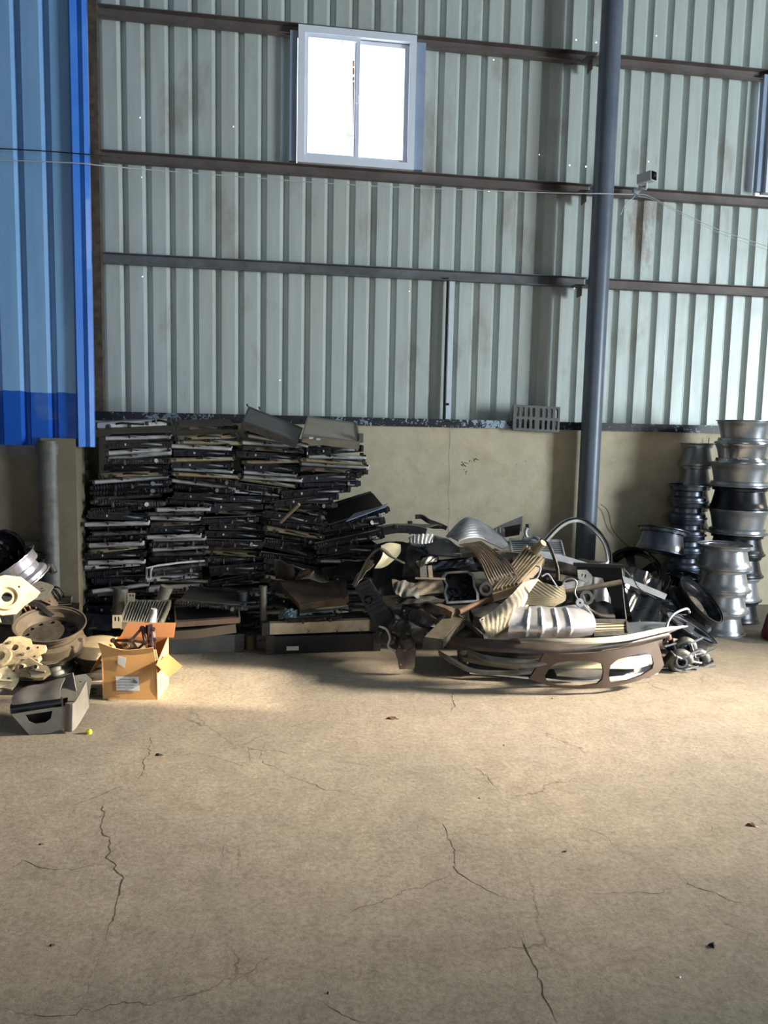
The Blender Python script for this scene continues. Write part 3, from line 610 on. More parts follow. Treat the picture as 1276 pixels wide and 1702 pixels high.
stack(tx, tY, [(.235, .19, rimdk, 'five', 0, 'dark rim on the floor, lowest of the tall wheel stack'), (.235, .20, rimsil, 'five', 0, 'grey rim second from the floor in the tall wheel stack'), (.235, .19, rimdk, 'five', 0, 'dark rim third from the floor in the tall wheel stack'),
    (.235, .18, rimdk, 'multi', 0, 'blue grey rim just under the pale flanged rim of the tall stack'), (.25, .21, rimsil, 'five', 1, 'grey rim fifth from the top of the tall wheel stack'), (.245, .195, rimdk, 'five', 0, 'black rim fourth from the top of the tall wheel stack'),
    (.25, .20, rimsil, 'multi', 1, 'wide silver rim third from the top of the tall wheel stack'), (.235, .17, rimpol, 'five', 1, 'polished silver rim second from the top of the tall stack'), (.225, .19, rimsil, 'five', 1, 'silver rim topmost on the tall wheel stack')], 'rims of the tall stack')
bx = at(1205, 780, 6.38).x
stack(tx-.21, 6.46, [(.15, .19, rimsil, 'five', 0, f'{c_} wheel rim hidden behind the tall stack, {w_}') for c_, w_ in (('grey', 'on the floor'), ('grey', 'second from the floor'), ('grey', 'third from the floor'), ('grey', 'fourth from the floor'), ('grey', 'fifth from the floor'), ('dull silver', 'third from its top'), ('dull silver', 'second from its top'), ('dull silver', 'topmost'))], 'rims against the wall behind the tall stack')
sx_ = at(1143, 870, 6.25).x
stack(sx_, 6.28, [(.17, .145, rimblue, 'steel', 0, f'blue grey steel rim {w_} of the slim stack by the wall') for w_ in ('at the foot', 'second from the floor', 'third from the floor', 'in the middle', 'fourth from the top', 'third from the top', 'second from the top')]+[(.17, .145, rimblue, 'steel', 0, 'dark steel rim topmost on the slim stack by the wall')], 'steel rims of the slim stack')
# leaning and lying rims between
def rim_at(label, pt, Y, rad, wd, mt, style, axis, disc=None):
    """centre of the near flange disc at pixel pt and depth Y, axis = direction of local z"""
    q = Vector(axis).normalized().to_track_quat('Z', 'Y'); return wheel(label, at(pt[0], pt[1], Y)-(q @ Vector((0, 0, wd/2))), rad, wd, mt, style, q.to_euler(), None, disc)
rim_at('wide blue grey rim tilted to the right against the slim stack', (1099, 899), 5.96, .21, .20, rimblue, 'multi', (.20, .16, 1))
rim_at('large gloss black rim standing on edge behind the scrap heap', (1052, 958), 5.95, .235, .20, blkgl, 'five', (.55, .75, -.25))
rim_at('gloss black rim lying flat under the tilted blue grey rim', (1133, 970), 5.97, .15, .16, blkgl, 'multi', (.05, -.1, 1))
rim_at('gloss black rim on the floor under the other black rim', (1128, 1010), 5.9, .185, .17, blkgl, 'multi', (0, 0, 1))
rim_at('dark dished wheel tipped towards the silver stack', (1156, 1004), 5.48, .225, .13, rimdk, 'five', (-.50, .50, -.72), darkm)
rim_at('silver rim lying on the floor beside the dished dark wheel', (1112, 1022), 5.52, .17, .15, rimpol, 'five', (.08, -.15, 1))
rim_at('scuffed grey rim tilted on the floor at the right end of the heap', (1138, 1062), 5.05, .20, .19, rimblue, 'five', (.45, -.25, 1))
rim_at('black rim lying low behind the right end of the heap', (1050, 1015), 5.72, .16, .16, blkgl, 'five', (.3, -.5, 1))
rp = fl(1272, 1058)
single('red_drum', 'dark red curved drum cut off by the right edge', 'drum', M().lathe([(0, 0), (.16, 0), (.165, .02), (.13, .19), (.10, .20), (.09, .2), (0, .19)], Matrix.Translation((rp.x+.10, 5.45, 0)), 28), redm)
# ------------------------------------------------------------------ left heap of wheels and castings
rim_at('big brown grey steel rim lying face up beside the carton', (84, 1054), 4.97, .215, .16, mat('brown_grey_steel_rim', (104, 97, 88), .45, .5, (78, 70, 62), 6, dust=.3), 'steel', (-.05, .30, -1), darkm)  # disc coloured darker than the barrel to imitate the shaded interior
rim_at('dull steel rim lying under the big brown grey rim', (72, 1101), 4.95, .20, .10, alud, 'multi', (.0, -.02, 1))
rim_at('dark steel rim with a tilted cover beside the carton', (163, 1100), 5.0, .165, .15, darkm, 'steel', (.1, -.1, 1))
single('dished_disc', 'tan dished disc lying on the rim left of the carton', 'cover', M().lathe([(0, .03), (.07, .025), (.15, .0), (.158, -.006), (.15, -.008), (.07, .018), (0, .022)], frame4(at(163, 1076, 5.0), (1, 0, -.05), (0, 1, .30)), 28), alut)
rim_at('gloss black rim on edge at the left border', (-6, 930), 5.2, .19, .16, blkgl, 'steel', (1, -.5, .15))
rim_at('silver grooved rim tilted on top of the left heap', (28, 950), 5.2, .18, .17, mat('silver_violet_rim', (170, 174, 190), .25, .8, (110, 112, 128), 5), 'steel', (-.55, -.25, .9))
rim_at('small gloss black rim lying behind the tilted silver one', (44, 935), 5.6, .13, .11, blkgl, 'steel', (.1, -.1, 1))
def plate4(org, xa, ya, outline, th, holes=()): return M().prism(outline, th, frame4(org, xa, ya), holes)
def circ(cx, cy, r, n_=14): return [(cx+r*math.cos(2*math.pi*i/n_), cy+r*math.sin(2*math.pi*i/n_)) for i in range(n_)]
# cream hub carrier
q = at(18, 992, 4.75); H4 = frame4(q, (1, .25, -.25), (.1, .45, 1))
ol = [(-.13, -.05), (-.09, -.10), (-.02, -.12), (.05, -.10), (.085, -.04), (.14, .02), (.15, .05), (.03, .12), (-.06, .115), (-.13, .08)]
thing('hub_carrier', 'cream cast hub carrier with a big bearing ring, in the sun on the left heap', 'casting', [
    ('body', M().prism(ol, .035, H4, [circ(-.02, -.01, .03), circ(.03, .06, .008, 8), (circ(.04, -.045, .007, 8)), circ(-.09, .05, .009, 8)]).box(H4 @ Vector((.09, .045, .0)), (.12, .012, .06), H4.to_3x3()), cream),
    ('bearing_ring', M().lathe([(.03, .03), (.05, .036), (.058, .05), (.075, .05), (.082, .03)], H4 @ Matrix.Translation((-.02, -.01, 0)), 24), cream),
    ('bolt', M().tube([H4 @ Vector((-.05, -.11, .01)), H4 @ Vector((-.02, -.16, .02))], .006, 6), alut)])
q = at(32, 1090, 4.55); K4 = frame4(q, (1, .1, .0), (0, .75, .7))
ol = [(-.16, -.06), (-.10, -.12), (-.03, -.10), (.02, -.05), (.11, -.055), (.125, -.03), (.09, -.01), (.14, .012), (.145, .035), (.07, .045), (.06, .08), (0, .105), (-.06, .10), (-.09, .06), (-.15, .04)]
thing('suspension_knuckle', 'cream cast suspension knuckle with forked lugs lying on the left heap', 'casting', [('body', M().prism(ol, .045, K4, [circ(-.02, .03, .02), circ(.05, .02, .012, 10), circ(.10, .022, .007, 8), circ(.09, -.035, .006, 8)]), cream),
    ('hub_flange', M().lathe([(.02, .04), (.03, .06), (.06, .06), (.065, .045)], K4 @ Matrix.Translation((-.09, -.03, 0)), 20), cream), ('bolt', M().lathe([(0, .055), (.009, .055), (.009, .04)], K4 @ Matrix.Translation((.03, -.02, 0)), 6).lathe([(0, .055), (.009, .055), (.009, .04)], K4 @ Matrix.Translation((-.05, .06, 0)), 6), alut)])
random.seed(5)
def casting(label, pt, Y, size, m_, xa=(1, 0, 0), ya=(0, .5, 1), seed=1, name='cast_bracket', th=.04):
    rr = random.Random(seed); ol = [(size*(.75+.4*rr.random())*math.cos(a)*1.1, size*(.5+.35*rr.random())*math.sin(a)) for a in [2*math.pi*i/13 for i in range(13)]]
    F4 = frame4(at(pt[0], pt[1], Y), xa, ya); hs = [circ(size*.35, .0, size*.12, 10), circ(-size*.32, size*.1, size*.16, 10)]
    b = M().prism(ol, th, F4, hs)
    bo = M().lathe([(size*.17, 0), (size*.2, th+.025), (size*.28, th+.02), (size*.3, th)], F4 @ Matrix.Translation((-size*.32, size*.1, 0)), 16)
    ri = M().box(F4 @ Vector((0, -.1*size, th+.008)), (size*1.2, .012, .024), F4.to_3x3())
    return thing(name, label, 'casting', [('body', b, m_), ('boss', bo, m_), ('rib', ri, m_)])
casting('cream cast bracket at the left border under the knuckle', (4, 1130), 4.4, .09, cream, (1, .2, -.2), (.2, .6, 1), 3)
casting('reddish cream casting in front of the knuckle at the left edge', (50, 1112), 4.45, .075, cream, (1, 0, .1), (0, .4, 1), 4, th=.05)
casting('tan cast bracket sunlit below the left rims', (66, 1118), 4.4, .06, alut, (1, 0, -.2), (0, .8, 1), 9)
casting('grey cast strut mount behind the cream hub carrier', (62, 985), 5.2, .09, alud, (1, .3, .3), (0, .5, 1), 6)
casting('dusty cast bracket between hub carrier and pier', (75, 1000), 5.3, .08, brownm, (1, 0, -.5), (0, .5, 1), 12)
# coil springs on the left heap
def coil(label, a, b, r, turns, wr, m_):
    a, b = Vector(a), Vector(b); F4 = (b-a).to_track_quat('Z', 'Y'); L_ = (b-a).length; n_ = turns*14
    pts = [a+F4 @ Vector((r*math.cos(2*math.pi*i/14), r*math.sin(2*math.pi*i/14), L_*i/n_)) for i in range(n_+1)]
    return single('coil_spring', label, 'spring', M().tube(pts, wr, 6), m_)
coil('dark coil spring on the left heap by the pier', at(78, 998, 5.35), at(100, 982, 5.45), .045, 4, .007, darkm)
coil('rusty coil spring half buried under the rims at left', at(58, 1006, 5.2), at(36, 1020, 5.2), .04, 3, .006, rustm)
thing('suspension_strut', 'slate blue suspension strut poking up from the left heap', 'strut', [('tube', M().tube(curve3(px([(10, 1000, 5.25), (38, 960, 5.3), (62, 952, 5.35), (88, 945, 5.4)])), .017, 10), rimblue), ('eye', M().tube([at(84, 940, 5.4), at(90, 952, 5.38)], .024, 10), alud)])
thing('control_link', 'dark blue grey control arm slanting down behind the steel rim', 'arm', [('arm', M().bar(curve3(px([(40, 1000, 5.1), (66, 1006, 5.12), (90, 1024, 5.15), (130, 1030, 5.3)])), .05, .028), rimdk), ('bush', M().tube([at(36, 990, 5.08), at(42, 1008, 5.08)], .022, 10), darkm)])
thing('bent_tray', 'thin black metal tray frame with a bent edge near the pier', 'frame', [('rim', M().tube(px([(62, 1008, 5.5), (118, 1004, 5.5), (119, 992, 5.6), (96, 992, 5.7)]), .005, 6), alut), ('tray', M().patch([px([(70, 1005, 5.5), (117, 1001, 5.5)]), px([(80, 990, 5.8), (120, 990, 5.8)])], 8, 4, th=.006), blk)])
# dark rubbish low behind the left heap
def junkbox(label, pts, Y, w_, h_, m_, name='metal_bar'): return single(name, label, 'scrap', M().bar(px([(x, y, Y if len(p_) == 2 else p_[2]) for p_ in pts for (x, y) in [p_[:2]]]), w_, h_), m_)
for lab, pts, Y, w_, h_, m_ in (('black bar lying behind the steel rim at floor level', [(-20, 1030), (60, 1036)], 5.3, .12, .1, blk2), ('black plastic shroud behind the big rim', [(96, 1040), (150, 1046)], 5.5, .2, .16, blk), ('dark beam behind the knuckle at the left edge', [(-30, 1056), (40, 1060)], 5.1, .14, .16, darkm),
    ('blue black plate lying between heap and radiators', [(120, 1030), (190, 1036)], 5.75, .25, .05, navy), ('thin bare rod behind the left steel rim', [(118, 1047), (160, 1043)], 5.45, .012, .012, alud), ('dark plank under the left heap', [(-30, 1085), (130, 1100)], 5.2, .25, .12, darkm),
    ('black scrap block at the left border under the hub carrier', [(-30, 1010), (30, 1015)], 5.0, .16, .14, blk2), ('dark bar under the silver tilted rim', [(-20, 985), (60, 990)], 5.4, .12, .12, darkm), ('black slab behind the coil springs', [(50, 1020), (125, 1022)], 5.6, .24, .12, blk)):
    junkbox(lab, pts, Y, w_, h_, m_)
# grey pressed steel bracket box in front
def wp(x, y, Y): return at(x, y, Y)
bt = M(); fY = 4.02; g0 = fl(62, 1220)
A = [wp(12, 1178, 4.02), wp(85, 1167, 3.98), wp(103, 1168, 4.02), wp(103, 1212, 4.04), wp(88, 1217, 4.0), wp(58, 1221, 4.05)]
pf = M(); o2 = [(0, 0), (.23, .02), (.29, .03), (.29, .165), (.235, .17), (.02, .155)]
FB = frame4(fl(40, 1222)+Vector((-.02, 0, 0)), (1, .10, .02), (0, .05, 1))
fp = [(.045, .0), (.14, .0), (.215, .015), (.225, .135), (-.035, .115)]
hole_ = [(.03, .105), (.045, .07), (.075, .055), (.125, .058), (.15, .075), (.16, .115)]
thing('bracket_box', 'grey pressed steel crash bracket with a curved opening, nearest at left', 'bracket', [
    ('front_plate', M().prism(fp, .006, FB, [hole_]), greym),
    ('side_flange', M().patch([[FB @ Vector(v_) for v_ in ((.215, .0, 0), (.225, .15, 0))], [FB @ Vector(v_) for v_ in ((.26, .01, .01), (.265, .155, .01))], [FB @ Vector(v_) for v_ in ((.31, .07, -.16), (.30, .21, -.18))]], 6, 10, th=.006), greym),
    ('top_hood', M().patch([[FB @ Vector(v_) for v_ in ((-.03, .160, .0), (.20, .175, .0))], [FB @ Vector(v_) for v_ in ((-.03, .20, -.01), (.20, .225, -.01))], [FB @ Vector(v_) for v_ in ((.0, .22, -.09), (.21, .255, -.10))]], 10, 10, lambda u, v_: .004*math.sin(u*9), .006), greym),
    ('rear_plate', M().prism([(0, 0), (.17, -.01), (.19, .12), (.16, .16), (.02, .15)], .01, frame4(FB @ Vector((.14, .10, -.18)), FB.to_3x3() @ Vector((1, 0, -.12)), (0, .75, .6)), [circ(.08, .12, .01, 8), circ(.13, .11, .006, 8), circ(.04, .1, .006, 8)]), greym),
    ('shade_plate', M().prism([(.0, .0), (.20, .01), (.215, .14), (-.03, .12)], .005, FB @ Matrix.Translation((0, 0, -.13))), rimdk), ('cross_tube', M().tube([FB @ Vector((-.045, .125, -.05)), FB @ Vector((.20, .14, -.05))], .03, 14), rimdk)])  # dark plate added behind the opening to stand in for its shade
single('bracket_strip', 'dull grey bent steel strip leaning behind the crash bracket', 'bracket', M().patch([px([(60, 1140, 4.35), (122, 1118, 4.3)]), px([(64, 1168, 4.3), (128, 1150, 4.28)])], 8, 4, th=.008), greym)
# ================================================================== CARTON
b0 = fl(172, 1162); b1 = fl(262, 1163); xa = (b1-b0).normalized(); bw = (b1-b0).length; yd = Vector((0, 0, 1)).cross(xa)*1; bd = .26
nb = Vector((-xa.y, xa.x, 0)); up = Vector((0, 0, 1)); T = .004
def bp(u, d, z): return b0+xa*u+nb*d+up*z
hF = .285
front = M().patch([[bp(0, 0, 0), bp(bw, 0, 0)], [bp(0, .004, .15), bp(bw*.99, .006, .15)], [bp(-.005, .0, .27), bp(bw*.93, .012, .285)]], 16, 10, lambda u, v_: .004*math.sin(u*5)*v_, T)
front2 = M().patch([[bp(-.005, .0, .268), bp(bw*.45, .004, .262), bp(bw*.93, .012, .285)], [bp(-.02, -.02, .345), bp(bw*.38, -.01, .298), bp(bw*.93, .0, .31)]], 16, 4, th=T)
back = M().patch([[bp(.0, bd, 0), bp(bw, bd, 0)], [bp(0, bd, .30), bp(bw, bd, .30)]], 8, 4, th=T)
backf = M().patch([[bp(.02, bd, .30), bp(bw*1.1, bd, .30)], [bp(.06, bd+.02, .385), bp(bw*1.12, bd+.03, .385)]], 8, 3, th=T)
left = M().patch([[bp(0, 0, 0), bp(0, bd, 0)], [bp(-.004, 0, .28), bp(0, bd, .3)]], 6, 4, th=T)
right = M().patch([[bp(bw, 0, 0), bp(bw, bd, 0)], [bp(bw, .0, .10), bp(bw, bd, .2)], [bp(bw*.97, .01, .20), bp(bw, bd, .3)]], 8, 6, th=T)
rq = [(279, 1087, 4.52), (303, 1107, 4.46), (281, 1126, 4.42), (259, 1105, 4.46)]
rflap = M().patch([px([rq[3], rq[0]]), px([rq[2], rq[1]])], 4, 4, th=T)
rlink = M().patch([[bp(bw*.97, .02, .18), bp(bw*.97, bd*.55, .22)], px([(262, 1120, 4.46), (281, 1100, 4.5)])], 4, 3, th=T)
lflap = M().patch([[bp(-.002, .02, .275), bp(-.002, bd, .29)], [at(150, 1118, 4.62), at(160, 1108, 4.75)]], 5, 4, lambda u, v_: .006*math.sin(v_*3), T)
lblm = M(); lx0, lx1, lz0, lz1 = .078, .21, .052, .138
lblm.patch([[bp(lx0, -.006, lz0), bp(lx1, -.003, lz0+.002)], [bp(lx0-.004, -.006, lz1), bp(lx1-.006, -.003, lz1-.001)]], 3, 3, th=.001)
txt = M()
for k in range(5):
    zz = lz1-.016-k*.017; txt.box(bp(.075+.055, -.0075, zz), (.10 if k else .06, .0015, .0016), Matrix.Rotation(math.atan2(xa.y, xa.x), 3, 'Z'))
for (u_, z_, w_, h_) in ((.178, .128, .012, .004), (.181, .120, .018, .006), (.188, .110, .022, .010), (.176, .112, .006, .006)): txt.box(bp(u_, -.0075, z_-.004), (w_, .0015, h_), Matrix.Rotation(math.atan2(xa.y, xa.x), 3, 'Z'))
tape = M().patch([[bp(.085, -.004, .215), bp(.125, -.003, .19)], [bp(.09, -.006, .262), bp(.135, -.004, .25)]], 3, 3, th=.001)
thing('cardboard_box', 'open brown cardboard carton with shipping label, full of metal scrap', 'box', [('front_panel', front, carton, [('shipping_label', lblm, white), ('label_print', txt, mat('grey_ink', (110, 112, 128), .7, 0, (90, 92, 110), 50)), ('torn_tape', tape, white)]), ('top_flap', front2, carton),
    ('back_panel', back, cartin), ('top_flap', backf, cartin), ('side_panel', left, carton), ('side_panel', right, carton), ('side_flap', rflap, carton), ('side_flap', rlink, carton), ('side_flap', lflap, cartin), ('bottom', M().box(bp(bw/2, bd/2, .003), (bw, bd, .004), Matrix.Rotation(math.atan2(xa.y, xa.x), 3, 'Z')), carton)])
# lattice scrap inside the box
latm = mat('dark_red_brown_casting', (58, 34, 34), .5, .3, (34, 20, 22), 12, dust=.2)
lat = M(); zt_ = .34
nodes = [bp(.03, .09, .325), bp(.14, .08, .33), bp(.17, .10, .27), bp(.06, .10, .27), bp(.22, .09, .315), bp(.20, .10, .40), bp(.26, .11, .39), bp(.27, .10, .33), bp(.23, .10, .25), bp(.12, .1, .24), bp(.27, .08, .22)]
for a, b in ((0, 1), (0, 3), (1, 2), (3, 2), (1, 4), (2, 4), (4, 7), (4, 5), (5, 6), (6, 7), (7, 8), (2, 8), (3, 9), (9, 2), (5, 7), (6, 10), (7, 10), (0, 9), (1, 5)): lat.bar([nodes[a], nodes[b]], .014, .014)
for q_ in nodes: lat.lathe([(0, .012), (.014, .01), (.014, -.01), (0, -.012)], Matrix.Translation(q_) @ Matrix.Rotation(1.4, 4, 'X'), 10)
lat.bar([bp(.24, .1, .42), bp(.255, .09, .30), bp(.22, .07, .14)], .034, .02)
single('lattice_casting', 'dark lattice of cast metal bars sticking out of the carton', 'casting', lat, latm)
casting('pale round ended casting inside the carton', (218, 1078), 4.66, .07, alut, (1, 0, 0), (0, .5, 1), 15)
thing('perforated_plate', 'pale drilled plate tucked in the right side of the carton', 'plate', [('plate', M().prism([(0, 0), (.05, .02), (.035, .08), (-.01, .07)], .006, frame4(bp(.25, .06, .20), xa, (0, .3, 1)), [circ(.012, .05, .006, 8), circ(.025, .025, .005, 8)]), cream)])
thing('metal_spout', 'pale grey cast neck with a flange above the carton', 'casting', [('neck', M().tube(curve3(px([(256, 1012, 4.85), (254, 1024, 4.85), (250, 1040, 4.82), (246, 1050, 4.8)])), .024, 14, scale=lambda t: .8+.7*t), alu), ('flange', M().box(at(252, 1040, 4.85), (.10, .04, .03), (0, .2, 0), bev=.006).box(at(243, 1048, 4.8), (.025, .03, .09), (0, .1, 0), bev=.004), alut)])
single('green_bottle', 'dark green bottle end poking out behind the carton', 'bottle', M().lathe([(0, 0), (.016, 0), (.02, .012), (.017, .03), (.015, .07), (0, .07)], frame4(fl(160, 1148, .03), (0, 0, 1), (1, .2, 0)) @ Matrix.Rotation(math.pi/2, 4, 'X'), 16), mat('dark_green_plastic', (40, 70, 40), .4, 0, (24, 50, 30), 8))
yc = fl(148, 1219)
thing('yellow_stopper', 'small yellow plastic cap lying on the floor', 'cap', [('cap', M().lathe([(.015, 0), (.0155, .004), (.014, .017), (.011, .019), (0, .019)], Matrix.Translation(yc), 20), mat('yellow_plastic', (214, 206, 60), .4, 0, (190, 180, 40), 8)), ('nozzle', M().lathe([(.008, .018), (.007, .024), (0, .025)], Matrix.Translation(yc), 14), mat('lime_plastic', (160, 180, 50), .4, 0, (130, 150, 30), 8))])
# small litter on the floor
for lab, (x, y), pts, m_, nm in (('brown torn scrap lying alone on the floor before the heap', (652, 1195), [(-.04, .0), (-.01, .01), (.03, .004), (.04, -.012), (.0, -.014)], rustm, 'metal_scrap'), ('thin dark sliver on a crack at left', (264, 1256), [(-.02, 0), (.0, .006), (.022, .003), (0, -.004)], darkm, 'metal_scrap'),
    ('brown loop of debris near the right edge', (1250, 1373), [(-.03, .006), (-.01, .014), (.01, .008), (.03, -.006), (.01, -.012)], rustm, 'metal_scrap'), ('black plastic chip in the lower right', (1183, 1573), [(-.012, .006), (.0, .012), (.013, .002), (.002, -.01)], blk, 'plastic_chip'),
    ('dark pebble near the left crack', (68, 1404), [(-.01, 0), (0, .005), (.01, .002), (0, -.005)], darkm, 'pebble'), ('dark pebble in the lower left', (86, 1572), [(-.008, 0), (0, .006), (.01, .002), (0, -.006)], darkm, 'pebble'), ('tiny dark crumb at the crack near bottom centre', (546, 1651), [(-.005, 0), (0, .004), (.006, .002), (0, -.004)], darkm, 'pebble'),
    ('dark crumb right of the floor centre', (940, 1416), [(-.02, 0), (0, .005), (.01, .002), (0, -.004)], darkm, 'pebble'), ('tiny pale crumb in the lower right', (1129, 1625), [(-.005, 0), (0, .004), (.006, .002), (0, -.004)], aluw, 'pebble'), ('tiny dark crumb below the dark bumper', (918, 1161), [(-.012, 0), (0, .006), (.01, .002), (0, -.004)], darkm, 'pebble'),
    ('dark crumb left of the long brown scrap', (797, 1327), [(-.008, 0), (0, .005), (.01, .002), (0, -.004)], darkm, 'pebble'), ('small dark crumb in the sunlit floor centre', (838, 1239), [(-.012, 0), (0, .006), (.01, .002), (0, -.004)], darkm, 'pebble')):
    q = fl(x, y); hgt = .012 if nm != 'pebble' else .005
    m_2 = M().prism(pts, hgt, Matrix.Translation(q)); n0 = len(pts)
    for i_, v_ in enumerate(m_2.v):
        if v_.z > .001: m_2.v[i_] = Vector((q.x+(v_.x-q.x)*.6, q.y+(v_.y-q.y)*.6+.002, v_.z*(1 if i_ % 2 else .5)))
    single(nm, lab, 'debris', m_2, m_, smooth=False)
# ================================================================== RADIATOR STACKS
def core(w, d, t, z, m_): return M().box((0, .03+d/2, z), (w, d, t))
def clutter(r, kind, w, d):
    rr = random.Random(kind); s2 = w/2
    for k in range(3):
        x = rr.uniform(-s2*.95, s2*.95); b = M().box((x, -.006, rr.uniform(.012, .035)), (rr.uniform(.012, .032), rr.uniform(.02, .045), rr.uniform(.01, .026)), (0, 0, rr.uniform(-.3, .3)), bev=.003)
        if k % 2: b.tube([(x, -.02, .02), (x+rr.uniform(-.01, .01), -.03, rr.uniform(.035, .055))], .006, 6)
        b.build('bracket', rr.choice([blk, blk2, blk, alud, darkm]), r)
    x = rr.uniform(-.5, .2)*s2; M().tube(curve3([(x, .0, .03), (x+.05, -.025, .034), (x+.12, -.03, .028), (x+.2, .0, .02)], 4), .0065, 6).build('pipe', rr.choice([alu, blk, alud, hose]), r)
    M().box((s2*rr.uniform(.85, .98), rr.uniform(-.01, .03), .03), (.03, .04, .045), (0, rr.uniform(-.3, .3), 0), bev=.004).build('corner_bracket', blk, r)
def rad_proto(kind, w=.56, d=.38):
    r = empty('radiator'); s2 = w/2
    if kind in ('condenser', 'condenser_gold', 'condenser_dark'):
        cm = {'condenser': alup, 'condenser_gold': gold, 'condenser_dark': alud}[kind]; t = .034
        core(w*.92, d, .016, .014, fin).build('core', fin if kind != 'condenser_gold' else finl, r)
        M().tube([(-s2*.9, .006, .017), (s2*.9, .006, .017)], .0165, 10).build('header_tube', cm, r)
        M().tube([(-s2*.9, d+.04, .016), (s2*.9, d+.04, .016)], .0125, 8).build('header_tube', cm, r)
        M().box((-s2*.93, .02, .018), (.022, .05, .03), bev=.003).box((-s2*.97, .01, .03), (.03, .012, .008)).build('bracket', blk2, r)
        M().box((s2*.93, .02, .016), (.026, .045, .028), bev=.003).tube([(s2*.9, .02, .026), (s2*.99, .0, .03)], .007, 6).build('connector_block', cm, r)
        M().box((s2*.2, .0, .026), (.04, .02, .014), bev=.002).build('mounting_clip', blk, r)
    elif kind in ('ribbed', 'ribbed_grey', 'ribbed_tall'):
        tm_ = {'ribbed': blk2, 'ribbed_grey': alud, 'ribbed_tall': navy}[kind]; h = .062 if kind == 'ribbed_tall' else .046; t = h
        core(w*.9, d, .026, h*.5, fin).build('core', fin, r)
        m_ = M().box((0, .02, h/2), (w*.9, .04, h*.72), bev=.008)
        nb_ = 24
        for k in range(nb_): m_.box((-w*.43+w*.86*k/(nb_-1), .0, h/2), (.0055, .014, h*.86), bev=.0015)
        m_.build('side_tank', tm_, r)
        M().box((0, .035, h/2), (w*.94, .012, h*.98), bev=.002).build('header_plate', alud, r)
        M().tube([(s2*.55, .02, h*.5), (s2*.58, -.035, h*.55), (s2*.62, -.05, h*.6)], .017, 10).build('outlet_pipe', tm_, r)
        M().box((-s2*.95, .03, h/2), (.03, .05, h*.6), bev=.004).tube([(-s2*.95, .03, h/2), (-s2*1.04, .03, h/2)], .008, 6).build('end_cap', tm_, r); M().box((s2*.96, .03, h/2), (.035, .05, h*.7), bev=.004).build('end_cap', tm_, r)
        M().box((-s2*.35, -.008, h*.35), (.018, .03, h*.9), bev=.003).build('lug', tm_, r); M().box((s2*.2, -.01, h*.7), (.03, .03, h*.4), bev=.003).build('lug', blk, r)
        M().box((0, d+.05, h/2), (w*.88, .04, h*.8), bev=.008).build('side_tank', tm_, r)
    elif kind in ('shroud', 'shroud_navy'):
        tm_ = blk if kind == 'shroud' else navy; h = .064
        m_ = M().box((0, .012, h*.5), (w*.94, .012, h*.8)).box((0, d+.05, h*.5), (w*.94, .012, h*.8)).box((-s2*.93, d/2+.03, h*.5), (.012, d+.03, h*.8)).box((s2*.93, d/2+.03, h*.5), (.012, d+.03, h*.8))
        for k in range(7): m_.box((-w*.4+w*.8*k/6, .0, h*.45), (.014+.012*(k % 3), .02, h*(.35+.16*(k % 2))), bev=.002)
        m_.build('frame', tm_, r)
        M().lathe([(.15, .008), (.156, .008), (.156, h*.9), (.15, h*.9)], Matrix.Translation((0, d/2+.03, 0)), 24, True).build('fan_ring', tm_, r)
        f_ = M()
        for k in range(7):
            a = 2*math.pi*k/7; f_.box((.09*math.cos(a), d/2+.03+.09*math.sin(a), h*.5), (.11, .04, .004), Euler((.5, 0, 0)).to_matrix().to_4x4().to_3x3() if False else (Matrix.Rotation(a, 3, 'Z') @ Matrix.Rotation(.5, 3, 'X')))
        f_.build('fan_blades', tm_, r)
        M().lathe([(0, .004), (.045, .006), (.05, .02), (.05, h*.8), (0, h*.85)], Matrix.Translation((0, d/2+.03, 0)), 16).build('fan_motor', darkm, r)
        M().box((-s2*.3, -.004, h*.5), (.05, .004, .016)).build('sticker', white, r)
        M().tube([(s2*.3, -.01, h*.75), (s2*.7, -.016, h*.8), (s2*1.0, .01, h*.7)], .006, 6).box((s2*.98, .02, h*.6), (.03, .03, .035), bev=.004).build('wiring_plug', blk, r)
    elif kind in ('plate_white', 'plate_tan', 'plate_brown'):
        cm = {'plate_white': aluw, 'plate_tan': alut, 'plate_brown': brownm}[kind]; h = .044
        core(w*.9, d, .024, h*.5, fin).build('core', {'plate_white': finl, 'plate_tan': finl, 'plate_brown': finb}[kind], r)
        M().box((0, .012, h/2), (w*.92, .026, h*.62), bev=.004).build('side_tank', cm, r)
        M().patch([[(-s2*.9, -.003, h*.86), (s2*.9, -.003, h*.9)], [(-s2*.9, .07, h*.95), (s2*.9, .07, h*.97)]], 10, 3, th=.003).build('side_plate', cm, r)
        M().box((-s2*.95, .03, h/2), (.03, .06, h*.9), bev=.004).build('end_cap', blk2, r); M().box((s2*.95, .03, h/2), (.03, .06, h*.8), bev=.004).build('end_cap', blk2, r); M().tube(curve3([(s2*.5, .0, h*.8), (s2*.7, -.03, h*.9), (s2*.9, -.02, h*.6), (s2*.98, .01, h*.4)], 4), .007, 6).build('hose_stub', blk, r)
        M().tube([(-s2*.6, .02, h*.4), (-s2*.64, -.04, h*.4)], .014, 10).build('outlet_pipe', blk2, r)
        M().box((s2*.35, -.003, h*.45), (.045, .003, .015)).build('sticker', white, r)
    clutter(r, kind, w, d)
    return r
RH = {'condenser': .036, 'condenser_gold': .036, 'condenser_dark': .036, 'ribbed': .050, 'ribbed_grey': .050, 'ribbed_tall': .066, 'shroud': .068, 'shroud_navy': .068, 'plate_white': .048, 'plate_tan': .048, 'plate_brown': .048}
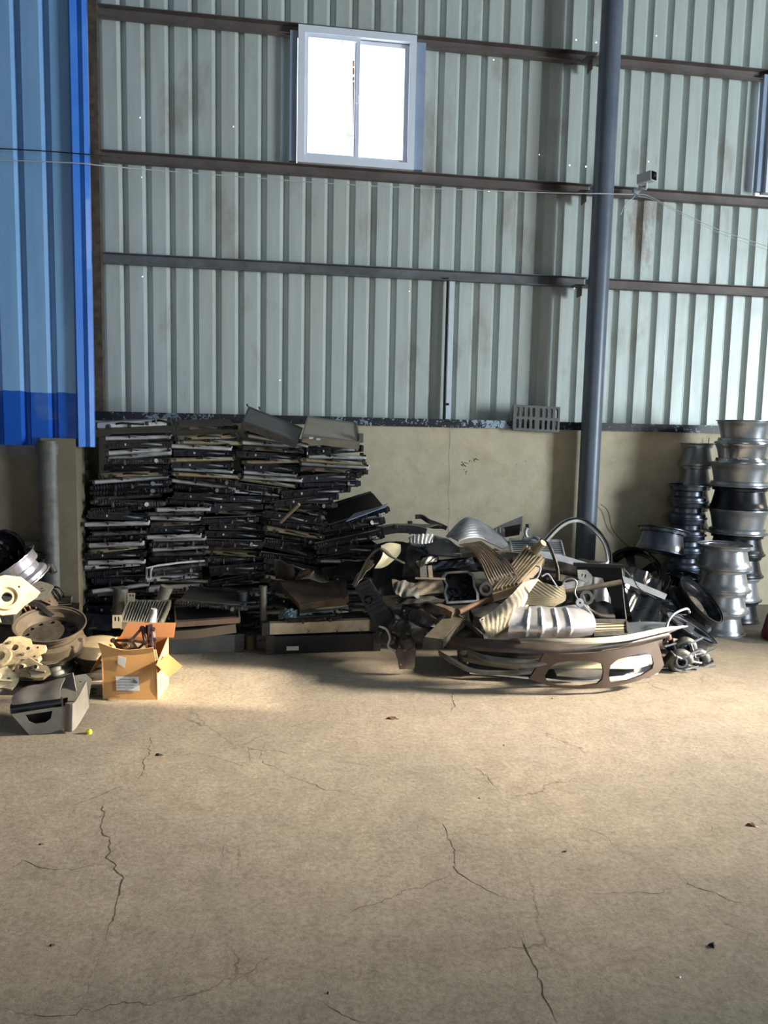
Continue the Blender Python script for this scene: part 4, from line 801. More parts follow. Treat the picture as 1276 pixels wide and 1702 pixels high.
LOOK = {'condenser': 'silver-edged thin radiator', 'condenser_gold': 'yellow-edged thin radiator', 'condenser_dark': 'grey-edged thin radiator', 'ribbed': 'radiator with black ribbed tank', 'ribbed_grey': 'radiator with grey ribbed tank', 'ribbed_tall': 'radiator with thick navy ribbed tank',
        'shroud': 'black plastic fan shroud', 'shroud_navy': 'blue-black fan shroud', 'plate_white': 'whitish-sided radiator', 'plate_tan': 'tan-sided radiator', 'plate_brown': 'brown-sided radiator'}
ORD = ['topmost', 'second from the top', 'third from the top', 'fourth from the top', 'fifth from the top', 'sixth from the top', 'seventh from the top', 'eighth from the top', 'ninth from the top', 'tenth from the top', 'eleventh from the top', 'twelfth from the top', 'thirteenth from the top', 'fourteenth from the top', 'fifteenth from the top']
ORB = ['lowest', 'second from the floor', 'third from the floor', 'fourth from the floor', 'fifth from the floor', 'sixth from the floor', 'seventh from the floor', 'eighth from the floor', 'ninth from the floor', 'tenth from the floor', 'eleventh from the floor', 'twelfth from the floor', 'thirteenth from the floor', 'fourteenth from the floor', 'fifteenth from the floor', 'sixteenth from the floor', 'seventeenth from the floor', 'eighteenth from the floor', 'nineteenth from the floor', 'twentieth from the floor', 'twenty-first from the floor', 'twenty-second from the floor', 'twenty-third from the floor']
RP = {}
def place_rad(kind, label, pos, rot, sx=1, sz=1, sy=1, group=None):
    if kind not in RP: RP[kind] = rad_proto(kind); o = RP[kind]; first = True
    else: o = copy_tree(RP[kind]); first = False
    o.location = pos; o.rotation_euler = rot; o.scale = (sx, sy, sz)
    for k in ('label', 'category', 'group'):
        if k in o: del o[k]
    nm = 'fan_shroud' if kind.startswith('shroud') else 'radiator'; o.name = nm
    return tag(o, label, nm.replace('_', ' '), group)
def interp(tab, y):
    tab = sorted(tab)
    if y <= tab[0][0]: return tab[0][1:]
    for a, b in zip(tab, tab[1:]):
        if a[0] <= y <= b[0]:
            t = (y-a[0])/(b[0]-a[0]); return tuple(a[i]+(b[i]-a[i])*t for i in range(1, len(a)))
    return tab[-1][1:]
K_ALL = ['condenser', 'condenser_gold', 'condenser_dark', 'ribbed', 'ribbed_grey', 'ribbed_tall', 'shroud', 'shroud_navy', 'plate_white', 'plate_tan', 'plate_brown']
COLS = [ # name, Y front, top y, table (y, xl, xr, tilt deg: + = right end up), kinds from the top, then random
 ('stack nearest the blue cladding', 6.02, 724, [(700, 172, 287, 3), (770, 170, 287, 2), (820, 152, 282, 4), (850, 152, 262, 2), (900, 148, 245, 3), (1045, 138, 245, 1)], ['condenser', 'shroud', 'condenser', 'condenser', 'ribbed_grey', 'shroud', 'plate_tan', 'condenser', 'ribbed_tall', 'ribbed', 'condenser_dark', 'ribbed_grey', 'ribbed', 'shroud', 'condenser',  'ribbed', 'condenser_dark', 'ribbed', 'condenser', 'plate_tan']),
 ('second stack from blue cladding', 6.00, 722, [(700, 283, 398, -1), (760, 286, 396, 2), (810, 286, 392, -6), (835, 275, 380, -4), (850, 250, 340, 1), (1045, 246, 345, 3)], ['plate_tan', 'condenser_gold', 'condenser', 'shroud_navy', 'condenser_gold', 'shroud', 'condenser', 'condenser_gold', 'ribbed', 'condenser', 'ribbed', 'shroud', 'ribbed_tall', 'condenser', 'condenser_dark', 'condenser', 'plate_brown', 'shroud_navy', 'condenser']),
 ('third stack from blue cladding', 6.04, 722, [(700, 402, 512, -14), (735, 400, 508, -8), (760, 398, 500, -3), (800, 396, 496, -4), (840, 340, 440, -2), (900, 334, 430, -2), (950, 345, 450, 3), (1045, 350, 455, 5)], ['condenser_gold', 'condenser', 'condenser', 'plate_brown', 'shroud', 'condenser_gold', 'shroud', 'condenser', 'condenser', 'condenser_gold', 'ribbed', 'plate_white', 'shroud_navy', 'shroud', 'plate_brown']),
 ('fourth stack from blue cladding', 6.02, 742, [(715, 504, 604, -4), (745, 500, 606, 3), (770, 500, 610, -2), (800, 497, 600, 4), (830, 450, 565, 6), (850, 438, 535, -5), (900, 434, 532, -8), (1045, 440, 545, -10)], ['shroud', 'condenser', 'condenser_gold', 'condenser', 'plate_brown', 'shroud_navy', 'ribbed_tall', 'shroud', 'shroud', 'ribbed', 'plate_brown', 'shroud_navy', 'ribbed_tall', 'plate_tan']),
 ('short stack beside bare masonry', 5.98, 868, [(840, 540, 645, 14), (880, 535, 640, 10), (910, 530, 632, 4), (1045, 530, 630, 0)], ['ribbed_tall', 'ribbed', 'ribbed_tall', 'shroud', 'ribbed', 'condenser', 'shroud_navy', 'plate_brown', 'shroud']),
]
random.seed(42)
for ci, (cn, Yf, ytop, tab, kinds) in enumerate(COLS):
    rr = random.Random(100+ci); z = .0; ztop = at((tab[0][1]+tab[0][2])/2, ytop, Yf).z
    # from the floor up; kinds listed from the top, so first find how many fit
    hs = []; tot = 0; i = 0
    while True:
        k = kinds[i] if i < len(kinds) else rr.choice(K_ALL); sz = rr.uniform(.9, 1.12); gap = rr.uniform(.002, .010)
        h = RH[k]*sz*.84+gap*.4
        if tot+h > ztop: break
        hs.append((k, sz, h)); tot += h; i += 1
    q = ztop/tot; nI = len(hs); z = 0; vis_top = 15
    for j, (k, sz, h) in enumerate(reversed(hs)):
        idx = nI-1-j; h *= q
        # pixel row of this height
        zc = z+h/2; y0 = 1060
        lo, hi = 600, 1120
        for _ in range(18):
            mid = (lo+hi)/2
            if at(350, mid, Yf).z > zc: lo = mid
            else: hi = mid
        y = (lo+hi)/2; xl, xr, tilt = interp(tab, y)
        a, b = at(xl, y, Yf), at(xr, y, Yf); cx = (a.x+b.x)/2; W_ = (b.x-a.x); sx = W_/.56*rr.uniform(.93, 1.08)
        pos_w = ORD[idx] if idx < 15 else ORB[j]
        ro = (R(rr.uniform(-1.5, 3.5)), -R(tilt+rr.gauss(0, 2.4)), R(rr.uniform(-9, 9)))
        place_rad(k, f'{LOOK[k]}, {pos_w} of {cn}', (cx+rr.uniform(-.03, .03), Yf+rr.uniform(-.10, .04), z), ro, sx, sz*q, rr.uniform(1.05, 1.22), 'radiators and fan shrouds heaped in stacks')
        z += h
# special ones on top
def lab_rad(kind, label, pt, Y, rot, w_, sz=1, sy=1): return place_rad(kind, label, at(pt[0], pt[1], Y), tuple(R(a) for a in rot), w_/.56, sz, sy)
lab_rad('plate_white', 'long radiator with a shiny white top plate crowning the leftmost stack', (222, 712), 5.98, (4, -4, 2), .56, 1.3)
def panel_rad(name, label, cors, th, face, tank, ribs=None, amp=0.0, cat='radiator', extra=()):
    """cors: four 3-D corners of the face (front-left, front-right, back-right, back-left)"""
    a, b, c, d = [Vector(q) for q in cors]; nrm = (b-a).cross(d-a).normalized()
    f_ = M().patch([[a, b], [d, c]], 60 if ribs else 6, 8, (lambda u, v: amp*math.sin(u*math.pi*2*ribs)) if ribs else None, th)
    t1 = M().bar([a-nrm*th*.5, b-nrm*th*.5], .035, th*1.08, up=nrm); t2 = M().bar([d-nrm*th*.5, c-nrm*th*.5], .035, th*1.08, up=nrm)
    s1 = M().bar([a-nrm*th*.4, d-nrm*th*.4], .012, th*1.12, up=nrm); s2 = M().bar([b-nrm*th*.4, c-nrm*th*.4], .012, th*1.12, up=nrm)
    return thing(name, label, cat, [('core', f_, face), ('side_tank', t1, tank), ('side_tank', t2, tank), ('side_rail', s1, tank), ('side_rail', s2, tank)]+list(extra))
palef = ribmat('pale_dusty_fins', (190, 184, 168), (160, 154, 140), 0, .010, .6, .1)
panel_rad('radiator', 'grey slab-like radiator sloping down steeply atop the third stack', [at(404, 700, 5.88), at(494, 733, 5.86), at(502, 712, 6.2), at(414, 677, 6.25)], .05, mat('smooth_grey_face', (104, 106, 106), .45, .3, (84, 86, 86), 5, dust=.3), mat('dark_grey_tank', (66, 68, 70), .5, .2, (46, 48, 50), 8, dust=.3), extra=[('stud', M().tube(px([(412, 676, 6.2), (410, 671, 6.2)]), .007, 6), blk), ('stud', M().tube(px([(432, 681, 6.2), (430, 676, 6.2)]), .007, 6), blk)])
panel_rad('radiator', 'pale finned radiator tipped forward on top of the fourth stack', [at(503, 722, 5.86), at(597, 735, 5.84), at(592, 704, 6.25), at(512, 693, 6.25)], .055, palef, mat('pale_grey_tank', (140, 138, 128), .5, .2, (112, 110, 102), 9, dust=.3), extra=[('stud', M().tube(px([(503, 700, 6.1), (499, 696, 6.1)]), .008, 6), blk), ('corner_cap', M().box(at(599, 728, 5.88), (.04, .06, .07), bev=.006), alud), ('clip', M().box(at(517, 728, 5.82), (.03, .01, .015)).box(at(529, 730, 5.82), (.03, .01, .015)), alup)])
lab_rad('plate_brown', 'brown radiator lying on top of the second stack, by the ledge', (345, 716), 6.0, (8, -2, 8), .46, .9)
o = lab_rad('ribbed_tall', 'black panel with a glossy blue face sloping up above the right stack', (598, 868), 5.86, (14, -17, 4), .50, .8)
lab_rad('ribbed_tall', 'black latticed radiator tank jutting from the right stack under the blue faced one', (580, 905), 5.84, (10, -12, 0), .54, 1.0)
single('glossy_sheet', 'glossy pale blue flat panel lying on the upturned black shroud', 'panel', M().patch([px([(575, 866, 5.78), (640, 842, 5.85)]), px([(590, 852, 5.98), (645, 836, 6.0)])], 6, 3, th=.006), mat('pale_blue_gloss', (140, 160, 200), .2, .3, (120, 140, 184), 4))
single('brass_tube', 'pale brown tube poking out diagonally between middle and fourth stack', 'tube', M().tube(px([(466, 868, 5.94), (497, 838, 5.84)]), .014, 10), alut)
single('aluminium_elbow', 'bent silver bar hooked over the second stack low down', 'bar', M().bar(px([(243, 962, 5.86), (244, 944, 5.85), (262, 940, 5.86), (300, 935, 5.9), (340, 932, 5.95)]), .008, .014), aluw)
single('aluminium_elbow', 'inner bent silver bar nested in the hooked one', 'bar', M().bar(px([(250, 962, 5.85), (251, 947, 5.84), (253, 944, 5.85)]), .008, .012), aluw)
# ---- front row of big radiators
def big_rad(label, p0, p1, d, h, tankm, corem, lift=0, extra=()):
    """lying radiator: p0, p1 = ends of its front tank on the lower edge"""
    a, b = Vector(p0), Vector(p1); xa_ = (b-a).normalized(); yb = Vector((-xa_.y, xa_.x, 0)); L_ = (b-a).length; F4 = frame4(a, xa_, Vector((0, 0, 1))); up_ = Vector((0, 0, 1))
    tk = M().bar([a+up_*h/2+yb*.03, b+up_*h/2+yb*.03], .06, h*.96); tk2 = M().bar([a+up_*h/2+yb*(d-.03), b+up_*h/2+yb*(d-.03)], .06, h*.96)
    co = M().bar([a+up_*h*.5+xa_*.02+yb*d/2, b+up_*h*.5-xa_*.02+yb*d/2], d-.1, h*.55)
    ec = M().bar([a+up_*h*.5+yb*.03-xa_*.025, a+up_*h*.5+yb*.03+xa_*.03], .075, h*1.05); ec2 = M().bar([b+up_*h*.5+yb*.03-xa_*.03, b+up_*h*.5+yb*.03+xa_*.025], .075, h*1.05)
    hp = M().bar([a+up_*h*.88+yb*.065, b+up_*h*.88+yb*.065], .02, h*.18)
    return thing('radiator', label, 'radiator', [('side_tank', tk, tankm), ('side_tank', tk2, tankm), ('core', co, corem), ('end_cap', ec, blk2), ('end_cap', ec2, blk2), ('header_plate', hp, alud)]+list(extra))
def zp(x, y, Y): return at(x, y, Y)
# right-hand pair, 425-630
fa, fb = fl(448, 1088), fl(628, 1086); fb.y = fa.y+.03
st = M().box((fa.x+.16, fa.y-.012, .045), (.085, .003, .03))
big_rad('large black radiator on the floor with a blank white sticker, front of the stacks', fa, fb, .42, .13, blk, fin, extra=[('sticker', st, white)])
ga = Vector((fa.x-.03, fa.y+.02, .135)); gb = Vector((fb.x-.02, fb.y+.04, .138))
xm_ = M()
for xx in (513, 560, 600):
    c_ = at(xx, 1049, ga.y-.03)
    for s_ in (-1, 1): xm_.bar([c_+Vector((-.012, -.002, .016*s_)), c_+Vector((.012, -.002, -.016*s_))], .002, .003)
big_rad('long radiator with a cream tank marked with crosses, on the black floor radiator', ga, gb, .40, .085, mat('cream_metal_tank', (214, 204, 178), .5, .15, (176, 160, 130), 7, dust=.3), fin, extra=[('cross_marks', xm_, blk)])
pz = .235
c0 = at(492, 1012, 5.42); c1 = at(566, 1001, 5.42); c1b = at(590, 982, 5.5)
panel_rad('radiator', 'brown dusty radiator lying face up on the front pile, tilted', [at(497, 1003, 5.40), at(578, 990, 5.40), at(572, 967, 5.75), at(463, 967, 5.75)], .045, finb, brownm, extra=[('strap', M().bar(px([(571, 966, 5.6), (571, 990, 5.38), (571, 994, 5.38)]), .045, .006), darkm)])
lab_rad('plate_white', 'radiator with a white tank wedged under the brown dusty one', (540, 1024), 5.46, (3, -5, 2), .40, 1.0)
lab_rad('ribbed', 'black toothed radiator tank resting on the crossed cream radiator', (520, 1034), 5.36, (2, -3, -2), .40, .8)
single('blue_rag', 'crumpled grey blue plastic sheet at the left of the front pile', 'sheet', M().patch([px([(462, 1024, 5.4), (475, 1012, 5.38), (494, 1014, 5.4)]), px([(464, 1030, 5.34), (478, 1026, 5.32), (492, 1028, 5.34)])], 14, 10, lambda u, v: .008*math.sin(u*23)*math.cos(v*17), .003), mat('grey_blue_film', (84, 104, 110), .35, 0, (60, 78, 86), 8))
# left-hand pair, 275-405
ka, kb = fl(272, 1088), fl(400, 1082); kb.y = ka.y+.02
big_rad('large blue grey radiator on the floor right of the carton', ka, kb, .42, .13, mat('blue_grey_plastic_tank', (84, 92, 96), .5, .1, (60, 66, 70), 4, contrast=.3, dust=.3), fin)
single('tan_rail', 'tan aluminium side beam lying across the blue grey radiator', 'beam', M().bar(px([(268, 1056, 5.42), (330, 1052, 5.40), (392, 1043, 5.40)]), .05, .062), mat('tan_grey_metal', (132, 122, 106), .5, .2, (104, 96, 84), 6, dust=.3))
panel_rad('radiator', 'dark finned radiator leaning over the tan beam', [at(292, 1033, 5.38), at(398, 1026, 5.38), at(396, 1004, 5.66), at(290, 1008, 5.66)], .035, fin, mat('pinkish_tan_metal', (150, 128, 112), .5, .2, (110, 94, 84), 8, dust=.3))
lab_rad('ribbed', 'radiator with a curved black ribbed tank resting on the dark finned one', (350, 1012), 5.42, (2, 5, -5), .50, .9)
ri = [at(201, 1046-14, 5.12), at(267, 1046-10, 5.12), at(283, 999, 5.45), at(213, 999, 5.45)]
tabm = mat('tab_metal', (170, 164, 146), .5, .3, (140, 132, 114), 8)
panel_rad('intercooler', 'ribbed grey intercooler with slotted tabs leaning behind the carton', ri, .05, alud, mat('greyish_tan_alloy', (140, 134, 120), .5, .35, (108, 102, 90), 7), ribs=15, amp=.006, cat='intercooler', extra=[
    ('tab', M().prism([(0, 0), (.055, 0), (.055, .085), (0, .085)], .006, frame4(at(187, 1044, 5.10), (1, 0, 0), (0, .1, 1)), [rrect(.012, .045, .022, .075, .004, 3), rrect(.033, .045, .043, .075, .004, 3)]), tabm),
    ('tab', M().prism([(0, 0), (.05, 0), (.05, .06), (0, .06)], .006, frame4(at(212, 1000, 5.44), (1, 0, 0), (0, .1, 1)), [rrect(.012, .035, .022, .05, .004, 3), rrect(.032, .035, .042, .05, .004, 3)]), tabm)])
for lab, (xa_, ya_, xb_, yb_, Y), rd, m_ in (('dull grey upright pipe left of the ribbed intercooler', (201, 978, 196, 1022, 5.5), .045, alud), ('pale grey short upright pipe behind the ribbed intercooler', (277, 976, 268, 1000, 5.6), .042, greym), ('blue grey upright pipe behind the dark finned radiator', (403, 984, 402, 1008, 5.6), .036, rimblue), ('tall grey upright pipe left of the brown dusty radiator', (437, 975, 438, 1048, 5.55), .026, alud)):
    a, b = at(xa_, ya_, Y), at(xb_, yb_, Y)
    thing('metal_pipe', lab, 'pipe', [('tube', M().tube([a, b], rd, 18), m_), ('collar', M().tube([a+(a-b).normalized()*.004, a+(b-a).normalized()*.03], rd*1.1, 18), m_)])
single('yellowish_can', 'dirty yellow can in the gap between the two front piles', 'can', M().lathe([(0, 0), (.04, 0), (.042, .01), (.042, .09), (.03, .10), (0, .10)], Matrix.Translation(fl(415, 1078)), 18), mat('dirty_yellow', (96, 88, 60), .6, 0, (70, 62, 42), 10))
single('black_end_block', 'black ribbed block left of the black floor radiator', 'block', M().box(fl(437, 1080)+Vector((0, .05, .06)), (.10, .16, .12), bev=.01).box(fl(437, 1080)+Vector((0, -.035, .05)), (.07, .02, .06), bev=.005), blk2)
# junk between stacks and front row
for lab, g, Y0, m_ in (('grey green bent sheet standing below the fourth stack', [(455, 930), (488, 938), (458, 962), (492, 968)], 5.75, alud), ('black arched cover under the short right stack', [(545, 958), (612, 958), (566, 935), (606, 930)], 5.7, blk), ('dark triangular plate between the fourth and right stack', [(500, 962), (545, 966), (520, 950), (524, 952)], 5.72, greym),
    ('brown arch shaped panel below the fourth stack', [(488, 965), (548, 965), (500, 945), (540, 943)], 5.85, brownm)):
    single('bent_sheet', lab, 'sheet metal', M().patch([px([(g[0][0], g[0][1], Y0-.1), (g[1][0], g[1][1], Y0-.1)]), px([(g[2][0], g[2][1], Y0+.1), (g[3][0], g[3][1], Y0+.1)])], 14, 6, lambda u, v: .01*math.sin(u*6), .004), m_)
# ================================================================== SCRAP HEAP
def sheet(label, rows, m_, name='metal_sheet', cat='sheet metal', nu=24, nv=10, disp=None, th=.004, hole=None): return single(name, label, cat, M().patch([px(r) for r in rows], nu, nv, disp, th, hole), m_)
def bar(label, pts, w_, h_, m_, name='metal_bar', cat='bar', up=(0, 0, 1), n_=6): return single(name, label, cat, M().bar(curve3(px(pts), n_), w_, h_, up), m_)
def tube(label, pts, r, m_, name='metal_tube', cat='tube', n_=6): return single(name, label, cat, M().tube(curve3(px(pts), n_), r, 10), m_)
def crumple(a=.006, f1=13, f2=9, s=0): return lambda u, v: a*math.sin(u*f1+s)*math.cos(v*f2+s*1.7)+a*.5*math.sin(u*f1*2.3+v*f2*1.9+s)
# --- low, dark filling pieces, each a real bent part lying on the floor
random.seed(77)
for i, (lab, x0, x1, y, Y, m_, w_, h_) in enumerate((('dark dusty beam at the bottom left of the scrap heap', 655, 800, 1050, 5.6, darkm, .30, .09), ('black plastic duct buried left in the heap', 640, 760, 1030, 5.5, blk, .24, .12), ('dark steel channel under the aluminium shield', 800, 960, 1062, 5.0, darkm, .32, .10),
    ('black duct behind the sump', 700, 820, 985, 5.75, blk, .30, .14), ('black beam buried in the middle of the heap', 780, 960, 1025, 5.45, blk2, .35, .16), ('black housing behind the rusty pipe', 800, 930, 1000, 5.6, blk, .30, .20), ('dark box section under the pale strip', 900, 1040, 960, 5.75, darkm, .3, .16), ('black slab behind the small ribbed cooler', 940, 1060, 1030, 5.4, blk, .30, .2), ('black bumper core at floor level right', 960, 1090, 1080, 4.95, blk2, .24, .12), ('dark bumper core at floor level left', 760, 920, 1092, 4.85, darkm, .24, .08),
    ('black slab under the grooved silver shield', 700, 850, 935, 5.8, blk, .24, .12), ('dark crumpled core under the dark black panels at the heap top left', 640, 720, 930, 5.9, blk, .24, .16))):
    single('dark_filler_part', lab, 'scrap', M().patch([px([(x0, y-8, Y+w_/2), ((x0+x1)/2, y-14, Y+w_/2), (x1, y-6, Y+w_/2)]), px([(x0, y, Y), ((x0+x1)/2, y-3, Y-.03), (x1, y, Y)]), px([(x0+4, y+14, Y-w_/4), ((x0+x1)/2, y+16, Y-w_/3), (x1-3, y+14, Y-w_/4)])], 20, 10, crumple(.014, 11+i, 7, i), h_*.5), m_).name = ['steel_box', 'plastic_duct', 'steel_channel'][i % 3]
# --- back row, against the wall
sheet('curved finned silver heat shield on top of the heap', [[(742, 893, 5.8), (760, 872, 5.85), (778, 861, 5.85), (812, 876, 5.8), (843, 902, 5.7)], [(748, 893, 5.6), (768, 878, 5.62), (790, 872, 5.65), (816, 890, 5.6), (842, 908, 5.55)], [(762, 900, 5.4), (778, 895, 5.42), (796, 895, 5.45), (812, 903, 5.45), (836, 913, 5.42)]], mat('finned_bright_alloy', (186, 192, 200), .34, .5, (110, 114, 120), 6), 'heat_shield', 'heat shield', 24, 110, lambda u, v: .008*math.sin(v*2*math.pi*11), .006)
sheet('tan grooved cover with a row of slots sweeping down the middle of the heap', [[(763, 905, 5.35), (782, 912, 5.32), (798, 935, 5.2), (808, 958, 5.1), (818, 977, 5.02)], [(800, 899, 5.4), (818, 912, 5.35), (840, 928, 5.25), (854, 944, 5.15), (863, 958, 5.05)]], mat('tan_grooved_plastic', (132, 125, 114), .45, .1, (98, 92, 84), 7, dust=.3, dustcol=(170, 134, 98)), 'grooved_shield', 'cover', 40, 84, lambda u, v: .006*math.sin(v*2*math.pi*11)*(1 if u < .82 else .1)-.01*math.exp(-((u-.45)**2+(v-.75)**2)*90), .008,
    lambda u, v: .87 < u < .95 and (v*6) % 1 < .32 and .05 < v < .95)
sheet('silver blue curved fender liner at the top left of the heap', [[(680, 900, 5.6), (705, 895, 5.7), (730, 892, 5.8)], [(690, 915, 5.45), (720, 908, 5.5), (750, 900, 5.6)], [(728, 925, 5.35), (745, 924, 5.35), (770, 915, 5.45)]], mat('blue_grey_bright_sheet', (120, 134, 152), .28, .6, (80, 92, 110), 5), 'fender_liner', 'panel', 20, 12, crumple(.008, 6, 5))
sheet('wrinkled bright sheet hanging below the black bar at the heap top left', [[(678, 893, 5.5), (698, 888, 5.5), (722, 888, 5.55)], [(682, 903, 5.42), (700, 904, 5.4), (718, 902, 5.45)]], alup, 'crumpled_foil', 'foil', 30, 8, lambda u, v: .005*math.sin(u*40+v*4), .002)
sheet('dark blue rounded cover in the upper left of the heap', [[(705, 905, 5.45), (735, 900, 5.5), (762, 910, 5.45)], [(712, 922, 5.32), (740, 926, 5.3), (765, 926, 5.3)]], rimdk, 'rounded_cover', 'cover', 18, 8, crumple(.005, 4, 3), .006)
thing('black_bar', 'black plastic crossbar with clips and pale top at the heap top left', 'bar', [('bar', M().bar(curve3(px([(635, 882, 5.6), (660, 878, 5.6), (690, 880, 5.6), (706, 884, 5.6)]), 5), .09, .06), blk), ('pale_cover', M().patch([px([(665, 872, 5.65), (712, 876, 5.65)]), px([(682, 870, 5.75), (730, 872, 5.75)]), px([(720, 878, 5.85), (738, 878, 5.85)])], 10, 6, th=.005), alud), ('clip', M().box(at(657, 875, 5.55), (.03, .04, .03), bev=.004).box(at(681, 868, 5.6), (.035, .03, .02), bev=.004).box(at(680, 885, 5.52), (.03, .02, .02), (0, .6, 0)), blk)])
bar('thin curved black strip with silver edge at the peak, left of the finned shield', [(690, 859, 5.85), (701, 859, 5.85), (712, 866, 5.8), (728, 872, 5.8), (742, 878, 5.8)], .015, .035, mat('black_silver_trim', (92, 90, 88), .3, .5, (40, 40, 42), 12), 'metal_strip', 'strip')
thing('slotted_bracket', 'grey slotted bracket plate sticking up against the wall', 'bracket', [('plate', M().prism([(0, 0), (.13, .0), (.27, .05), (.28, .17), (.13, .11), (.02, .06)], .006, frame4(at(812, 893, 5.8), (1, 0, .0), (0, .2, 1)), [rrect(.06, .03, .068, .07, .003, 2), rrect(.09, .035, .098, .08, .003, 2), rrect(.12, .05, .16, .058, .003, 2)]), mat('grey_violet_steel', (112, 110, 116), .45, .4, (84, 82, 88), 6)), ('fold', M().patch([px([(840, 893, 5.8), (863, 889, 5.75)]), px([(838, 877, 5.7), (865, 872, 5.65)])], 6, 5, th=.006), darkm)])
panel_rad('intercooler', 'silver finned cooler core behind the hose near the heap top', [at(852, 921, 5.45), at(938, 924, 5.45), at(932, 899, 5.65), at(847, 896, 5.65)], .04, ribmat('horizontal_bright_fins', (170, 176, 184), (70, 74, 80), 2, .011, .4, .6), alu, cat='intercooler')
thing('hose_fitting', 'silver branched hose fitting at the top behind the cooler core', 'fitting', [('elbow', M().tube(curve3(px([(877, 874, 5.6), (873, 884, 5.6), (876, 893, 5.6), (888, 893, 5.6), (898, 898, 5.5)]), 5), .014, 10), alu), ('nut', M().tube(px([(877, 871, 5.6), (877, 877, 5.6)]), .018, 6), darkm), ('base', M().tube(px([(869, 895, 5.6), (882, 896, 5.6)]), .02, 10), alu)])
tube('black rubber hose arching down right of the tan intercooler', [(898, 897, 5.35), (911, 905, 5.3), (920, 925, 5.25), (926, 945, 5.22), (927, 964, 5.2)], .013, hose, 'rubber_hose', 'hose')
cs_ = [at(817, 986, 4.98), at(862, 972, 5.0), at(902, 929, 5.25), at(874, 908, 5.4)]
th_ = .06
BARS = M(); nb_ = (cs_[1]-cs_[0]).cross(cs_[3]-cs_[0]).normalized()
for k in range(7):
    t_ = .06+.88*k/6; BARS.bar([cs_[0].lerp(cs_[1], t_)+nb_*.012, cs_[3].lerp(cs_[2], t_)+nb_*.012], .0115, .02, up=nb_)
panel_rad('intercooler', 'tan intercooler with broad diagonal ribs in the middle of the heap', [cs_[0], cs_[1], cs_[2], cs_[3]], th_, blk, alut, cat='intercooler', extra=[('bars', BARS, alut), ('inlet_neck', M().tube(curve3(px([(888, 915, 5.28), (896, 908, 5.25), (903, 902, 5.22)]), 4), .028, 16, scale=lambda t: 1.25-.3*t), alut), ('outlet_flange', M().lathe([(.028, -.02), (.028, .02), (.046, .02), (.05, .0), (.05, -.02)], frame4(at(806, 979, 4.97), (1, 0, 0), (0, .2, 1)), 20), darkm)])  # core coloured black to imitate shade in the gaps between bars
# --- silver window frame loop and long strip
lp = curve3(px([(884, 923, 5.55), (905, 900, 5.55), (928, 876, 5.55), (948, 865, 5.55), (968, 866, 5.55), (990, 882, 5.5), (1005, 902, 5.48), (1011, 925, 5.45), (1008, 938, 5.42), (990, 941, 5.4)]), 8)
thing('curved_surround', 'silver curved window surround standing up like a loop beside the post', 'trim', [('outer_band', M().bar(lp, .034, .03, up=(0, 1, 0)), alup), ('black_edge', M().tube([q+Vector((0, -.02, 0))+(q-at(955, 915, 5.5)).normalized()*.012 for q in lp], .008, 8), blk)])
bar('long bright silver strip slanting down to the right behind the black panel', [(880, 917, 5.42), (940, 930, 5.4), (1000, 949, 5.38), (1060, 973, 5.36), (1106, 992, 5.34)], .012, .045, aluw, 'metal_strip', 'strip')
bar('pale grey strip running left under the tan grooved cover', [(728, 926, 5.35), (760, 923, 5.35), (820, 920, 5.4), (890, 925, 5.45)], .03, .035, greym, 'metal_strip', 'strip')
for lab, rows, m_ in (('black sheet propped between the short stack and the heap', [[(622, 905, 5.85), (650, 900, 5.85), (690, 905, 5.85)], [(618, 985, 5.6), (650, 990, 5.6), (695, 990, 5.6)]], blk), ('dark dented panel behind the two upright tin strips', [[(675, 905, 5.9), (710, 915, 5.9), (748, 925, 5.85)], [(672, 985, 5.6), (710, 990, 5.6), (750, 990, 5.6)]], darkm),
    ('black cover deep inside the bumper pile', [(lambda y: [(775, y, 4.85), (850, y+2, 4.72), (930, y, 4.7), (1010, y-4, 4.74), (1090, y-14, 4.9)])(1070), [(780, 1120, 4.7), (850, 1128, 4.62), (930, 1128, 4.58), (1010, 1128, 4.62), (1092, 1116, 4.8)]], blk), ('black corner sheet between black rims and door piece', [[(1040, 940, 5.5), (1070, 950, 5.5), (1100, 965, 5.5)], [(1030, 1035, 5.2), (1060, 1040, 5.2), (1095, 1035, 5.2)]], blkgl)):
    sheet(lab, rows, m_, 'gap_shade_sheet', disp=crumple(.01, 7, 5, len(lab)))  # dark sheets added in place of the shade inside the gaps
bar('thin dark curved rod right of the black rim', [(1036, 945, 5.3), (1052, 962, 5.3), (1062, 978, 5.28), (1090, 995, 5.25)], .008, .008, alud, 'rod', 'rod')
# sump with bright rim
SP = frame4(at(741, 1004, 5.28), (1, .1, .02), (0, .45, 1)); oo = [(.0, .0), (.25, .0), (.255, .06), (.235, .12), (.24, .20), (.20, .235), (.02, .235), (-.01, .20), (.015, .14), (-.01, .08)]
ii = [(x*.86+.017, y*.86+.016) for x, y in oo]
sumpb = M().prism([(x*.93+.008, y*.93+.008) for x, y in oo], .02, SP @ Matrix.Translation((0, 0, -.08)))
rr_ = random.Random(4); wb = M()
for k in range(26): wb.box(SP @ Vector((rr_.uniform(.03, .21), rr_.uniform(.03, .2), -.05)), (rr_.uniform(.01, .05), rr_.uniform(.01, .04), rr_.uniform(.01, .04)), (rr_.random(), rr_.random(), rr_.random()), bev=.003)
thing('oil_sump', 'black oil sump with a bright uneven machined rim, left centre of the heap', 'sump', [('rim', M().prism(oo, .012, SP, [ii]), alu), ('wall', M().prism(oo, .08, SP @ Matrix.Translation((0, 0, -.08)), [ii]), blk2), ('pan', sumpb, blk), ('baffle', wb, navy)])
